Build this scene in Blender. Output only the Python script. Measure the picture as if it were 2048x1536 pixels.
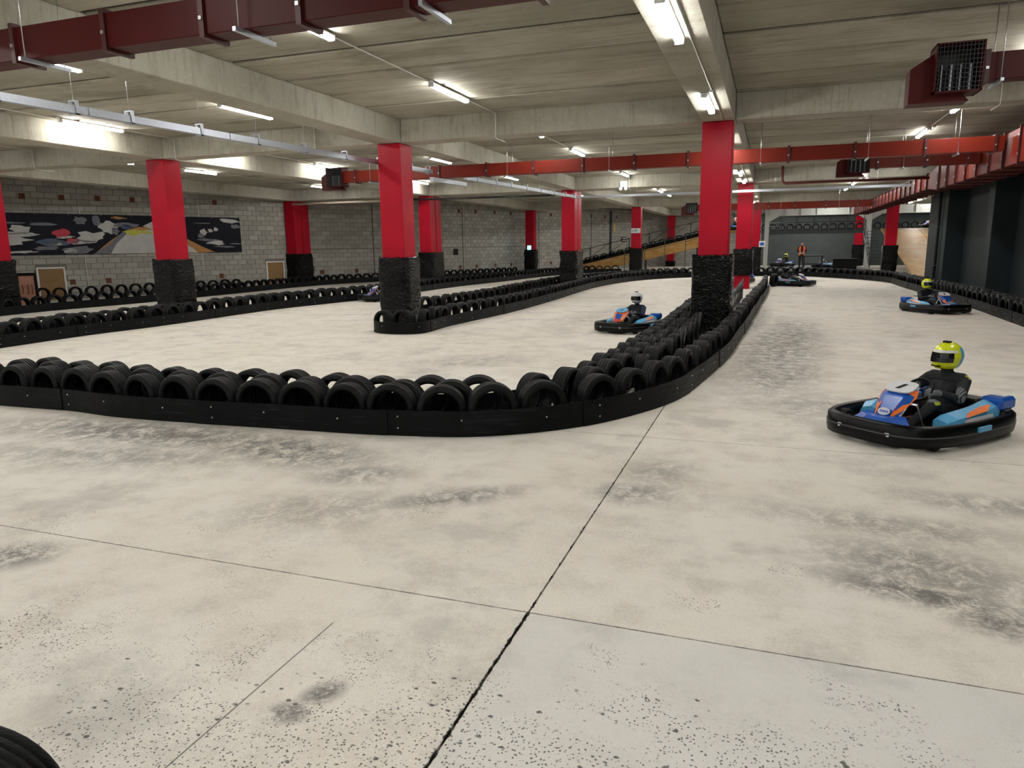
import bpy, math, random
from mathutils import Vector, Matrix, noise as mnoise
R = math.radians
for o in list(bpy.data.objects): bpy.data.objects.remove(o)
sc = bpy.context.scene
col = sc.collection
# ------------------------------------------------------------------ camera
yaw, pitch, roll, F, CAMH = R(-19.736), R(10.861), R(-0.7665), 1432.67, 2.05
fw = Vector((math.sin(yaw)*math.cos(pitch), math.cos(yaw)*math.cos(pitch), -math.sin(pitch)))
r0 = fw.cross(Vector((0, 0, 1))).normalized(); u0 = r0.cross(fw)
rt = r0*math.cos(roll) + u0*math.sin(roll); up = rt.cross(fw)
cam = bpy.data.objects.new('camera', bpy.data.cameras.new('camera'))
cam.data.sensor_fit = 'HORIZONTAL'; cam.data.sensor_width = 36; cam.data.lens = F/2048*36
cam.data.clip_start = .05; cam.data.clip_end = 400
cam.matrix_world = Matrix(((rt.x, up.x, -fw.x, 0), (rt.y, up.y, -fw.y, 0), (rt.z, up.z, -fw.z, CAMH), (0, 0, 0, 1)))
col.objects.link(cam); sc.camera = cam
# ------------------------------------------------------------------ world, exposure
w = bpy.data.worlds.new('hall_ambient'); sc.world = w; w.use_nodes = True
w.node_tree.nodes['Background'].inputs[0].default_value = (.86, .88, .90, 1)
w.node_tree.nodes['Background'].inputs[1].default_value = .22
sc.view_settings.view_transform = 'Standard'; sc.view_settings.look = 'None'
sc.view_settings.gamma = 1; sc.view_settings.use_curve_mapping = False
sc.view_settings.exposure = 1.9
TUBE = 26.0
rnd = random.Random(7)
# ------------------------------------------------------------------ materials
class NT:
    def __init__(s, name):
        s.m = bpy.data.materials.new(name); s.m.use_nodes = True
        s.t = s.m.node_tree; s.b = s.t.nodes['Principled BSDF']
        s._pos = None
    def n(s, typ, **kw):
        x = s.t.nodes.new(typ)
        for k, v in kw.items(): setattr(x, k, v)
        return x
    def put(s, sock, v):
        if isinstance(v, bpy.types.NodeSocket): s.t.links.new(v, sock)
        elif isinstance(v, (tuple, list)) and len(v) == 3 and sock.type == 'RGBA': sock.default_value = (*v, 1)
        else: sock.default_value = v
    def pos(s):
        return s.n('ShaderNodeNewGeometry').outputs['Position']
    def obj(s):
        return s.n('ShaderNodeTexCoord').outputs['Object']
    def map(s, v, loc=(0, 0, 0), rot=(0, 0, 0), scale=(1, 1, 1)):
        x = s.n('ShaderNodeMapping', vector_type='TEXTURE' if rot != (0, 0, 0) or loc != (0, 0, 0) else 'POINT')
        s.put(x.inputs[0], v); x.inputs[1].default_value = loc; x.inputs[2].default_value = rot; x.inputs[3].default_value = scale
        return x.outputs[0]
    def noise(s, v, scale, detail=4, rough=.55, dist=0):
        x = s.n('ShaderNodeTexNoise'); s.put(x.inputs['Vector'], v)
        x.inputs['Scale'].default_value = scale; x.inputs['Detail'].default_value = detail
        x.inputs['Roughness'].default_value = rough; x.inputs['Distortion'].default_value = dist
        return x.outputs['Fac']
    def mr(s, v, a, b, c=0., d=1.):
        x = s.n('ShaderNodeMapRange', interpolation_type='SMOOTHSTEP'); s.put(x.inputs[0], v)
        for i, q in enumerate((a, b, c, d)): x.inputs[i+1].default_value = q
        return x.outputs[0]
    def math(s, op, a, b=0.):
        x = s.n('ShaderNodeMath', operation=op); s.put(x.inputs[0], a); s.put(x.inputs[1], b)
        return x.outputs[0]
    def vmath(s, op, a, b=(0, 0, 0)):
        x = s.n('ShaderNodeVectorMath', operation=op); s.put(x.inputs[0], a); s.put(x.inputs[1], b)
        return x.outputs['Value'] if op == 'LENGTH' else x.outputs[0]
    def mix(s, f, a, b, mode='MIX'):
        x = s.n('ShaderNodeMix', data_type='RGBA', blend_type=mode)
        s.put(x.inputs[0], f); s.put(x.inputs[6], a); s.put(x.inputs[7], b)
        return x.outputs[2]
    def sep(s, v):
        x = s.n('ShaderNodeSeparateXYZ'); s.put(x.inputs[0], v); return x.outputs
    def bump(s, h, strength=.3, dist=.02):
        x = s.n('ShaderNodeBump'); x.inputs['Strength'].default_value = strength; x.inputs['Distance'].default_value = dist
        s.put(x.inputs['Height'], h); s.t.links.new(x.outputs[0], s.b.inputs['Normal'])
    def set(s, c=None, r=None, metal=None, spec=None):
        if c is not None: s.put(s.b.inputs['Base Color'], c)
        if r is not None: s.put(s.b.inputs['Roughness'], r)
        if metal is not None: s.b.inputs['Metallic'].default_value = metal
        if spec is not None: s.b.inputs['Specular IOR Level'].default_value = spec
        return s.m

def plain(name, c, r=.5, metal=0, var=.12, scale=9, bump=0, spec=.5):
    n = NT(name); f = n.noise(n.obj(), scale, 4)
    a = tuple(x*(1-var) for x in c); b = tuple(min(1, x*(1+var)) for x in c)
    n.set(n.mix(f, a, b), r, metal, spec)
    if bump: n.bump(f, bump, .01)
    return n.m

def emit(name, c, s):
    n = NT(name); n.set((.8, .8, .8), .5)
    n.b.inputs['Emission Color'].default_value = (*c, 1); n.b.inputs['Emission Strength'].default_value = s
    return n.m

MAT = {}
def mk_floor():
    n = NT('floor_concrete'); p = n.pos()
    xs = n.sep(p)
    big = n.noise(p, .35, 5, .6); mid = n.noise(p, 2.2, 6, .65); fine = n.noise(p, 38, 4, .7); grit = n.noise(n.map(p, rot=(0, 0, R(25)), scale=(1, .55, 1)), 95, 5, .8)
    salt = n.noise(p, 210, 2, .6)
    c = n.mix(n.mr(big, .3, .7), (.70, .635, .535), (.76, .72, .655))
    c = n.mix(n.math('MULTIPLY', n.mr(mid, .42, .72), .75), c, (.52, .465, .395))
    c = n.mix(n.math('MULTIPLY', n.mr(fine, .35, .65), .42), c, (.80, .765, .69))
    c = n.mix(n.math('MULTIPLY', n.mr(grit, .50, .64), .55), c, (.33, .30, .26))
    c = n.mix(n.math('MULTIPLY', n.mr(salt, .56, .66), .5), c, (.88, .86, .80))
    grey = n.math('MULTIPLY', n.mr(xs[1], 3.60, 3.54), n.mr(xs[0], -1.25, -1.15))
    c = n.mix(n.math('MULTIPLY', grey, .5), c, (.64, .64, .63))
    tone = n.noise(p, .8, 6, .7)
    c = n.mix(n.math('MULTIPLY', n.mr(tone, .50, .68), .55), c, (.40, .385, .355))
    # rubber marks laid down by the karts: own shapes, stretched along the racing line
    blobs = [(.35, 15.5, 1.0, 6.2, -4, .85), (-.35, 20.5, .45, 4.5, -2, .7), (.25, 12.0, .8, 2.2, -8, .75), (-6.7, 6.1, 2.6, .62, 1, .92), (-6.2, 5.3, 2.0, .5, 12, .6), (-3.3, 4.6, .9, .5, 25, .5), (-.9, 6.4, .5, .5, 0, .5), (.9, 5.6, 1.0, .3, -5, .6), (2.3, 5.0, .6, .35, 0, .7), (.6, 9.6, .9, 1.2, 0, .45),
             (-4.7, 6.0, 1.5, .6, -8, .9), (-3.5, 5.5, .6, .35, 20, .7), (-2.4, 5.2, .75, .24, 35, .8), (-1.0, 5.75, .45, .32, 10, .75),
             (1.0, 4.85, .8, .5, -12, .75), (.95, 4.5, .75, .22, -14, .95), (1.3, 4.25, .42, .2, -20, .9), (1.75, 6.3, .9, .3, -5, .6),
             (-4.8, 3.2, .36, .26, 30, .95), (-1.88, 2.55, .14, .09, 60, .95), (-1.95, 2.38, .13, .09, 10, .95), (3.2, 33, 2.6, 4, 0, .45),
             (-4.6, 21, 1.2, 5, -8, .4), (-5.0, 12, 1.6, .8, 30, .45), (-12.2, 27, 2.5, 6, 0, .55), (-3.2, 40, 3, 5, 20, .4), (1.2, 42.5, 2.4, 2.2, 0, .6)]
    tot = None
    for (bx, by, rx, ry, a, st) in blobs:
        q = n.map(p, (bx, by, 0), (0, 0, R(a)), (rx*1.25, ry*1.35, 1))
        q2 = n.vmath('MULTIPLY', q, (1, 1, 0))
        m = n.mr(n.vmath('LENGTH', q2), 1.0, .15, 0, st)
        tot = m if tot is None else n.math('MAXIMUM', tot, m)
    st1 = n.noise(n.map(p, scale=(1.2, .9, 1)), 5, 7, .75, .6)
    st2 = n.noise(n.map(p, scale=(.7, 1.3, 1)), 30, 6, .85)
    msk = n.math('MULTIPLY', tot, n.mr(n.math('ADD', n.math('MULTIPLY', st1, .6), n.math('MULTIPLY', st2, .4)), .39, .56))
    c = n.mix(n.math('MULTIPLY', msk, .9), c, (.085, .08, .075))
    # pits and rubber crumbs, thicker on the worn slab by the camera
    vo = n.n('ShaderNodeTexVoronoi', feature='F1'); dn = n.n('ShaderNodeTexNoise'); n.put(dn.inputs['Vector'], p); dn.inputs['Scale'].default_value = 55; dn.inputs['Detail'].default_value = 4
    dp = n.vmath('ADD', p, n.vmath('MULTIPLY', n.vmath('SUBTRACT', dn.outputs['Color'], (.5, .5, .5)), (.022, .022, 0)))
    n.put(vo.inputs['Vector'], dp); vo.inputs['Scale'].default_value = 62
    pr_ = n.n('ShaderNodeSeparateColor'); n.put(pr_.inputs[0], vo.outputs['Color'])
    pit = n.math('MULTIPLY', n.mr(vo.outputs['Distance'], .36, .26), n.mr(pr_.outputs[0], .25, .45))
    vo2 = n.n('ShaderNodeTexVoronoi', feature='F1'); n.put(vo2.inputs['Vector'], n.map(dp, scale=(1, 1.5, 1))); vo2.inputs['Scale'].default_value = 15
    pr2 = n.n('ShaderNodeSeparateColor'); n.put(pr2.inputs[0], vo2.outputs['Color'])
    pit2 = n.math('MULTIPLY', n.mr(vo2.outputs['Distance'], .26, .16), n.mr(pr2.outputs[0], .5, .6))
    worn = n.math('MULTIPLY', n.mr(xs[1], 3.60, 2.2, .0, .30), n.mr(xs[0], -3.2, -.6, .45, 1.))
    dens = n.mr(n.math('ADD', n.noise(p, 1.7, 4, .6), worn), .58, .70)
    dens2 = n.mr(n.math('ADD', n.noise(p, 3.1, 4, .6), worn), .66, .72)
    c = n.mix(n.math('MULTIPLY', n.math('MULTIPLY', pit, dens), .9), c, (.10, .095, .09))
    c = n.mix(n.math('MULTIPLY', n.math('MULTIPLY', pit2, dens2), .9), c, (.07, .068, .065))
    # crumbled dark edge of the main joint
    ty = n.math('ABSOLUTE', n.math('SUBTRACT', n.math('FRACT', n.math('ADD', n.math('DIVIDE', n.math('SUBTRACT', xs[1], 3.57), 4.), .5)), .5))
    tr = n.math('SUBTRACT', n.math('MULTIPLY', n.noise(p, 9, 6, .75), .0070), .0020)
    c = n.mix(n.math('MULTIPLY', n.mr(n.math('SUBTRACT', tr, ty), -.0006, .0008), .5), c, (.08, .075, .07))
    jx = n.math('ABSOLUTE', n.math('ADD', xs[0], 1.2))
    jr = n.math('MULTIPLY', n.math('SUBTRACT', n.math('MULTIPLY', n.noise(p, 14, 5, .7), .045), n.mr(xs[1], 3.4, 3.9, .012, .0175)), 1.)
    c = n.mix(n.mr(n.math('SUBTRACT', jr, jx), -.002, .004), c, (.03, .03, .03))
    # saw cut that stops short
    sx = n.math('ABSOLUTE', n.math('ADD', xs[0], 2.2))
    sm = n.math('MULTIPLY', n.mr(sx, .006, .003), n.mr(xs[1], 3.15, 3.1))
    c = n.mix(n.math('MULTIPLY', sm, .75), c, (.06, .055, .05))
    # chalky patch
    q = n.map(p, (-3.05, 4.05, 0), (0, 0, R(30)), (.36, .3, 1))
    wm = n.math('MULTIPLY', n.mr(n.vmath('LENGTH', n.vmath('MULTIPLY', q, (1, 1, 0))), 1, .1), n.mr(st2, .45, .6))
    c = n.mix(n.math('MULTIPLY', wm, .6), c, (.82, .82, .82))
    n.set(c, n.mr(mid, .3, .7, .55, .8), spec=.35)
    n.bump(n.math('ADD', n.math('MULTIPLY', fine, .5), n.math('MULTIPLY', grit, .7)), .35, .006)
    return n.m
MAT['floor'] = mk_floor()

def mk_conc(name, a, b, streak, axis):
    n = NT(name); p = n.pos()
    f = n.noise(p, .9, 6, .6); g = n.noise(p, 12, 5, .65)
    sc3 = (.35, 3.5, 3.5) if axis == 'x' else (5, 5, .5)
    st = n.noise(n.map(p, scale=sc3), 2.2, 5, .7)
    c = n.mix(n.mr(f, .3, .7), a, b)
    c = n.mix(n.math('MULTIPLY', n.mr(st, .48, .72), .55), c, streak)
    c = n.mix(n.math('MULTIPLY', n.mr(g, .5, .75), .3), c, tuple(x*1.35 for x in b))
    oi = n.n('ShaderNodeObjectInfo')
    c = n.mix(n.math('MULTIPLY', oi.outputs['Random'], .55 if axis == 'x' else .2), c, tuple(x*.55 for x in a))
    c = n.mix(n.math('MULTIPLY', n.mr(n.noise(n.map(p, scale=(.5, 1.4, 1)), .8, 5, .65), .52, .66), .5), c, streak)
    n.set(c, .85, spec=.25); n.bump(n.math('ADD', g, n.math('MULTIPLY', st, .8)), .35, .012)
    return n.m
MAT['plank'] = mk_conc('ceiling_plank_concrete', (.35, .33, .26), (.44, .415, .34), (.15, .135, .095), 'x')
MAT['beam'] = mk_conc('beam_concrete', (.36, .34, .275), (.43, .41, .345), (.21, .19, .135), 'z')
def mk_block():
    n = NT('concrete_block'); p = n.pos()
    g = n.n('ShaderNodeNewGeometry'); oi = n.n('ShaderNodeObjectInfo')
    rr = n.math('FRACT', n.math('ADD', g.outputs['Random Per Island'], oi.outputs['Random']))
    c = n.mix(rr, (.31, .30, .265), (.45, .44, .40))
    c = n.mix(n.math('MULTIPLY', n.mr(n.noise(p, .5, 5, .6), .4, .7), .45), c, (.33, .315, .265))
    g2 = n.noise(p, 24, 4, .7)
    c = n.mix(n.math('MULTIPLY', n.mr(g2, .5, .7), .25), c, (.58, .57, .53))
    n.set(c, .9, spec=.2); n.bump(g2, .4, .01); return n.m
MAT['block'] = mk_block()
MAT['mortar'] = plain('mortar', (.19, .18, .155), .95)
MAT['joint'] = plain('joint_filler', (.028, .027, .025), .95)
def mk_rubber():
    n = NT('tyre_rubber'); o = n.obj(); s = n.sep(o)
    ang = n.math('ARCTAN2', s[2], s[0]); rad = n.math('SQRT', n.math('ADD', n.math('MULTIPLY', s[0], s[0]), n.math('MULTIPLY', s[2], s[2])))
    oi = n.n('ShaderNodeObjectInfo')
    skew = n.math('MULTIPLY', n.math('ABSOLUTE', s[1]), n.math('ADD', 8., n.math('MULTIPLY', oi.outputs['Random'], 22.)))
    k = n.math('SINE', n.math('MULTIPLY', n.math('ADD', ang, n.math('MULTIPLY', skew, .25)), 62.))
    tread = n.math('MULTIPLY', n.mr(k, .2, .55), n.mr(rad, .290, .297))
    d = n.noise(n.pos(), 7, 4); c = n.mix(n.mr(d, .35, .7), (.0022, .0026, .0030), (.0052, .0060, .0066))
    c = n.mix(n.math('MULTIPLY', oi.outputs['Random'], .45), c, (.0075, .0085, .0092))
    n.set(c, n.mr(d, .3, .7, .38, .55), spec=.17)
    n.bump(n.math('SUBTRACT', 1., tread), .7, .007); return n.m
MAT['rubber'] = mk_rubber()
def mk_hdpe():
    n = NT('black_barrier_plastic'); p = n.pos()
    st = n.noise(n.map(p, scale=(.8, .8, 22)), 2.2, 5, .7, .3); d = n.noise(p, 3, 4)
    c = n.mix(n.math('MULTIPLY', n.mr(st, .50, .72), n.mr(d, .40, .65)), (.0022, .0029, .0034), (.026, .031, .034))
    n.set(c, n.mr(st, .3, .7, .36, .6), spec=.13); n.bump(st, .15, .004); return n.m
MAT['hdpe'] = mk_hdpe()
def mk_wrap():
    n = NT('black_wrap_film'); p = n.pos()
    a = n.noise(n.map(p, scale=(1, 1, 2.2)), 5.5, 2, .5, 1.6)
    n.set((.0012, .0014, .0016), .055, spec=.17); n.bump(a, .8, .06); return n.m
MAT['wrap'] = mk_wrap()
def mk_paint(name, c, r=.42, spec=.18):
    n = NT(name); p = n.pos(); f = n.noise(p, 1.3, 4); g = n.noise(p, 45, 3)
    n.set(n.mix(n.mr(f, .3, .7), tuple(x*.86 for x in c), c), r, spec=spec); n.bump(g, .12, .004); return n.m
MAT['red'] = mk_paint('red_column_paint', (.42, .0022, .018), .40)
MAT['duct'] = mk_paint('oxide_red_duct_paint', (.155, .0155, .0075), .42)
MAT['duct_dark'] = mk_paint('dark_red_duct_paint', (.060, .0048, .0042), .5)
MAT['rib'] = plain('duct_rib', (.05, .006, .005), .5)
MAT['darkwall'] = mk_paint('dark_green_grey_wall_paint', (.021, .029, .031), .55)
MAT['farwall'] = mk_paint('far_dark_block_paint', (.085, .098, .096), .6)
MAT['galv'] = plain('galvanised_steel', (.42, .45, .50), .38, .7, .18, 25)
MAT['whitesteel'] = plain('white_steel_paint', (.50, .51, .48), .5)
MAT['whiteplastic'] = plain('white_plastic', (.75, .75, .73), .4)
MAT['tube'] = emit('lit_tube_diffuser', (1.0, .985, .95), TUBE)
MAT['black'] = plain('black_plastic', (.0022, .0023, .0026), .34, spec=.18)
MAT['blacksteel'] = plain('black_steel', (.010, .011, .012), .45, .2)
MAT['greysteel'] = plain('grey_railing_paint', (.04, .046, .048), .5)
MAT['steel'] = plain('bright_steel', (.55, .55, .56), .3, .9)
MAT['darkred'] = plain('maroon_pipe', (.12, .02, .018), .5)
MAT['cream'] = plain('cream_pipe', (.50, .42, .33), .5)
MAT['terracotta'] = plain('terracotta_air_brick', (.13, .05, .025), .8, bump=.4)
MAT['door'] = plain('brown_door_veneer', (.26, .145, .048), .5, var=.2, scale=3)
MAT['ply'] = None
def mk_ply():
    n = NT('varnished_ramp_ply'); p = n.pos()
    st = n.noise(n.map(p, scale=(.6, .25, 2)), 2.5, 6, .65); g = n.noise(n.map(p, scale=(.5, 3, 3)), 9, 4)
    c = n.mix(n.mr(st, .3, .7), (.34, .165, .032), (.42, .28, .11)); c = n.mix(n.math('MULTIPLY', n.mr(g, .5, .7), .4), c, (.25, .13, .05))
    n.set(c, .5, spec=.25); return n.m
MAT['ply'] = mk_ply()
MAT['blue'] = plain('blue_kart_plastic', (.006, .085, .42), .28)
MAT['lightblue'] = plain('light_blue_decal', (.09, .36, .62), .35)
MAT['orange'] = plain('orange_decal', (.80, .17, .022), .35)
MAT['white'] = plain('white_decal', (.62, .63, .65), .4)
MAT['redplastic'] = plain('red_plastic', (.65, .012, .03), .35)
MAT['yellow'] = plain('fluorescent_yellow_shell', (.62, .68, .012), .25)
MAT['visor'] = plain('dark_visor', (.008, .008, .009), .1)
MAT['suit'] = plain('black_race_suit', (.0055, .007, .009), .8)
MAT['suitblue'] = plain('navy_race_suit', (.010, .026, .075), .8)
MAT['suityellow'] = plain('yellow_suit_panel', (.42, .46, .02), .8)
MAT['glove'] = plain('grey_glove', (.13, .14, .15), .7)
MAT['skin'] = plain('skin', (.52, .30, .21), .55)
MAT['hair'] = plain('dark_hair', (.02, .014, .01), .6)
MAT['vest'] = plain('orange_hi_vis', (.95, .14, .035), .6)
MAT['silverband'] = plain('reflective_band', (.75, .75, .7), .3)
MAT['navy'] = plain('banner_navy_print', (.009, .0095, .017), .5, var=.4, scale=2, spec=.15)
MAT['gold'] = plain('banner_gold_print', (.45, .22, .06), .5, var=.4, scale=2)
MAT['paleprint'] = plain('banner_pale_print', (.52, .52, .50), .5, var=.2, scale=3)
MAT['greyprint'] = plain('banner_grey_print', (.15, .155, .18), .5, var=.4, scale=4)
MAT['blueprint'] = plain('banner_blue_print', (.05, .09, .19), .5)
MAT['limeprint'] = plain('banner_lime_print', (.50, .50, .06), .5, var=.3)
MAT['redprint'] = plain('banner_red_print', (.55, .02, .05), .5)
MAT['linepaint'] = plain('worn_white_line', (.74, .73, .69), .7)
MAT['green'] = plain('exit_green', (.01, .30, .14), .5)
MAT['cyan'] = emit('cyan_beacon', (.08, .85, .9), 2.2)
MAT['copper'] = plain('copper_panel', (.42, .21, .14), .45, .3, .35, 14)
MAT['sign_yellow'] = plain('yellow_sign', (.72, .47, .10), .5)

# ------------------------------------------------------------------ mesh helpers
class MB:
    def __init__(s): s.v = []; s.f = []; s.mi = []; s.sm = []
    def add(s, vs, fs, mi=0, smooth=False):
        b = len(s.v); s.v += [tuple(v) for v in vs]
        for f in fs: s.f.append(tuple(b+i for i in f)); s.mi.append(mi); s.sm.append(smooth)
        return s
    def box(s, x0, x1, y0, y1, z0, z1, mi=0, M=None, bev=0):
        if bev:
            b = bev; vs = []; 
            for z, q in ((z0, b), (z0+b, 0), (z1-b, 0), (z1, b)):
                c = b
                for (x, y) in ((x0+c+q*.0, y0+q), (x1-c, y0+q), (x1-q, y0+c), (x1-q, y1-c), (x1-c, y1-q), (x0+c, y1-q), (x0+q, y1-c), (x0+q, y0+c)): vs.append(Vector((x, y, z)))
            fs = [tuple(range(7, -1, -1)), tuple(range(24, 32))]
            for k in range(3):
                for i in range(8): fs.append((k*8+i, k*8+(i+1) % 8, k*8+8+(i+1) % 8, k*8+8+i))
        else:
            vs = [Vector(p) for p in ((x0, y0, z0), (x1, y0, z0), (x1, y1, z0), (x0, y1, z0), (x0, y0, z1), (x1, y0, z1), (x1, y1, z1), (x0, y1, z1))]
            fs = [(3, 2, 1, 0), (4, 5, 6, 7), (0, 1, 5, 4), (1, 2, 6, 5), (2, 3, 7, 6), (3, 0, 4, 7)]
        if M is not None: vs = [M @ v for v in vs]
        return s.add(vs, fs, mi)
    def prism(s, pts, a, b, axis='z', mi=0, M=None):
        n = len(pts); mk = {'z': lambda p, h: Vector((p[0], p[1], h)), 'y': lambda p, h: Vector((p[0], h, p[1])), 'x': lambda p, h: Vector((h, p[0], p[1]))}[axis]
        vs = [mk(p, a) for p in pts]+[mk(p, b) for p in pts]
        if M is not None: vs = [M @ v for v in vs]
        fs = [tuple(range(n-1, -1, -1)), tuple(range(n, 2*n))]+[(i, (i+1) % n, n+(i+1) % n, n+i) for i in range(n)]
        return s.add(vs, fs, mi)
    def tube(s, pts, r, seg=8, mi=0, smooth=True, r2=None, close=False):
        pts = [Vector(p) for p in pts]; n = len(pts); rings = []
        for i, p in enumerate(pts):
            if close: t = pts[(i+1) % n]-pts[i-1]
            else: t = pts[min(i+1, n-1)]-pts[max(i-1, 0)]
            t.normalize(); a = Vector((0, 0, 1)) if abs(t.z) < .9 else Vector((1, 0, 0))
            x = t.cross(a).normalized(); y = x.cross(t)
            rr = r if r2 is None else r+(r2-r)*i/(n-1)
            if isinstance(r, (list, tuple)): rr = r[i]
            rings.append([p+x*rr*math.cos(2*math.pi*k/seg)+y*rr*math.sin(2*math.pi*k/seg) for k in range(seg)])
        vs = [v for q in rings for v in q]; fs = []
        for i in range(n if close else n-1):
            j = (i+1) % n
            for k in range(seg): fs.append((i*seg+k, j*seg+k, j*seg+(k+1) % seg, i*seg+(k+1) % seg))
        if not close: fs += [tuple(range(seg)), tuple((n-1)*seg+k for k in range(seg-1, -1, -1))]
        return s.add(vs, fs, mi, smooth)
    def lathe(s, prof, seg, axis='y', closed=True, mi=0, M=None):
        vs = []; n = len(prof)
        for k in range(seg):
            a = 2*math.pi*k/seg
            for (r, h) in prof:
                v = {'y': Vector((r*math.cos(a), h, r*math.sin(a))), 'z': Vector((r*math.cos(a), r*math.sin(a), h)), 'x': Vector((h, r*math.cos(a), r*math.sin(a)))}[axis]
                vs.append(M @ v if M is not None else v)
        fs = []
        for k in range(seg):
            q = (k+1) % seg
            for i in range(n if closed else n-1):
                j = (i+1) % n; fs.append((k*n+i, k*n+j, q*n+j, q*n+i))
        return s.add(vs, fs, mi, True)
    def ell(s, c, rx, ry, rz, M=None, seg=16, ring=10, mi=0, f=None):
        vs = []; fs = []
        for i in range(ring+1):
            t = math.pi*i/ring
            for k in range(seg):
                a = 2*math.pi*k/seg; v = Vector((rx*math.sin(t)*math.cos(a), ry*math.sin(t)*math.sin(a), rz*math.cos(t)))
                if f: v = f(v)
                if M is not None: v = M @ v
                vs.append(v+Vector(c))
        for i in range(ring):
            for k in range(seg): fs.append((i*seg+k, (i+1)*seg+k, (i+1)*seg+(k+1) % seg, i*seg+(k+1) % seg))
        return s.add(vs, fs, mi, True)
    def mesh(s, name, mats):
        me = bpy.data.meshes.new(name); me.from_pydata(s.v, [], s.f)
        for m in (mats if isinstance(mats, (list, tuple)) else [mats]): me.materials.append(MAT[m] if isinstance(m, str) else m)
        me.polygons.foreach_set('material_index', s.mi); me.polygons.foreach_set('use_smooth', s.sm); me.update()
        return me
    def build(s, name, mats, parent=None, loc=None, rz=None):
        o = bpy.data.objects.new(name, s.mesh(name, mats)); col.objects.link(o)
        if parent: o.parent = parent
        if loc is not None: o.location = loc
        if rz is not None: o.rotation_euler.z = rz
        return o
def link(name, me, parent=None, loc=(0, 0, 0), rz=0):
    o = bpy.data.objects.new(name, me); col.objects.link(o); o.location = loc; o.rotation_euler.z = rz
    if parent: o.parent = parent
    return o
def tag(o, label=None, cat=None, group=None, kind=None):
    if label: o['label'] = label
    if cat: o['category'] = cat
    if group: o['group'] = group
    if kind: o['kind'] = kind
    return o
def empty(name, loc=(0, 0, 0), rz=0):
    o = bpy.data.objects.new(name, None); o.empty_display_size = .2; col.objects.link(o); o.location = loc; o.rotation_euler.z = rz; return o
def kids(o): return [c for c in col.objects if c.parent == o]
def copy_tree(o, parent=None, ch=None):
    c = o.copy(); col.objects.link(c); c.parent = parent
    for k in (KID.get(o.name, ())): copy_tree(k, c)
    return c
KID = {}
def index_kids():
    KID.clear()
    for o in col.objects:
        if o.parent: KID.setdefault(o.parent.name, []).append(o)
def B(x0, x1, y0, y1, z0, z1, **k): return MB().box(x0, x1, y0, y1, z0, z1, **k)
def catmull(pts, step=.15):
    P = [Vector((p[0], p[1])) for p in pts]; P = [P[0]*2-P[1]]+P+[P[-1]*2-P[-2]]; out = []
    for i in range(1, len(P)-2):
        L = (P[i+1]-P[i]).length; n = max(2, int(L/step))
        for k in range(n):
            t = k/n; a, b, c, d = P[i-1], P[i], P[i+1], P[i+2]
            out.append(.5*((2*b)+(c-a)*t+(2*a-5*b+4*c-d)*t*t+(3*b-a-3*c+d)*t**3))
    out.append(P[-2]); return out
def resample(pts, step):
    out = [pts[0].copy()]; acc = 0
    for a, b in zip(pts, pts[1:]):
        L = (b-a).length; d = step-acc
        while d <= L: out.append(a+(b-a)*(d/L)); d += step
        acc = (acc+L) % step if L else acc
    return out

# ------------------------------------------------------------------ floor: separate slabs with open joints
SOFF, SLAB = 4.70, 5.25
floor = B(-42, 16, -9, 100, -.30, -.035).build('floor', 'joint'); tag(floor, kind='structure')
fx = [-42, -31, -23.5, -16, -8.45, -1.2, 6.0, 16]; fy = [-9]+[3.57+4.0*k for k in range(-2, 24)]
shapes = {}
for i in range(len(fx)-1):
    for j in range(len(fy)-1):
        wx = fx[i+1]-fx[i]; wy = fy[j+1]-fy[j]; key = (round(wx, 3), round(wy, 3))
        if key not in shapes: shapes[key] = B(.006, wx-.006, .004, wy-.004, -.034, 0).mesh('slab', 'floor')
        link('slab', shapes[key], floor, (fx[i], fy[j], 0))
line = MB()
lp = catmull([(-11.8, 9.6), (-11.95, 13), (-12.05, 17), (-12.3, 21.5)], .5)
for a, b in zip(lp, lp[1:]): line.add([(a.x-.03, a.y, .0025), (a.x+.03, a.y, .0025), (b.x+.03, b.y, .0025), (b.x-.03, b.y, .0025)], [(0, 1, 2, 3)])
tag(line.build('floor_marking', 'linepaint'), 'thin worn white line painted along the left track', 'marking')

# ------------------------------------------------------------------ ceiling: planks, beams
MAT['ceil_joint'] = plain('ceiling_joint_grout', (.040, .035, .025), .95)
ceil = B(-42, 16, -9, 100, SLAB+.04, SLAB+.35).build('ceiling', 'ceil_joint'); tag(ceil, kind='structure')
BX = [-33.7, -25.55, -17.2, -9.42, -1.24, 7.1, 15.2]; BW = .35
rowsY = [(-.5, .15), (17.1, 17.76), (34.7, 36.06), (52.3, 52.96), (69.9, 70.56)]
pm = {}
j0 = 13.9
def in_beam(a, b): return any(a >= y0-.01 and b <= y1+.01 for y0, y1 in rowsY)
cuts = sorted([j0+1.475*k for k in range(-15, 46)]+[y for r in rowsY for y in r])
cuts = [y for y in cuts if -8.5 < y < 80]
for a, b in zip(cuts, cuts[1:]):
    if b-a < .12 or in_beam(a, b): continue
    if b > 56 : continue
    for i in range(len(BX)-1):
        if i == 0 and b < 14: continue
        x0, x1 = BX[i]+BW, BX[i+1]-BW; key = (round(x1-x0, 3), round(b-a, 3))
        if key not in pm: pm[key] = MB().box(.004, key[0]-.004, .055, key[1]-.055, 0, .14, bev=.025).mesh('plank', 'plank')
        link('plank', pm[key], ceil, (x0, a, SLAB+rnd.uniform(-.014, .014)))
for i in range(len(BX)-1):      # too far away to tell the planks apart
    B(BX[i]+BW+.004, BX[i+1]-BW-.004, 56, 100, SLAB, SLAB+.14).build('far_slab', 'plank', ceil)
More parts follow.
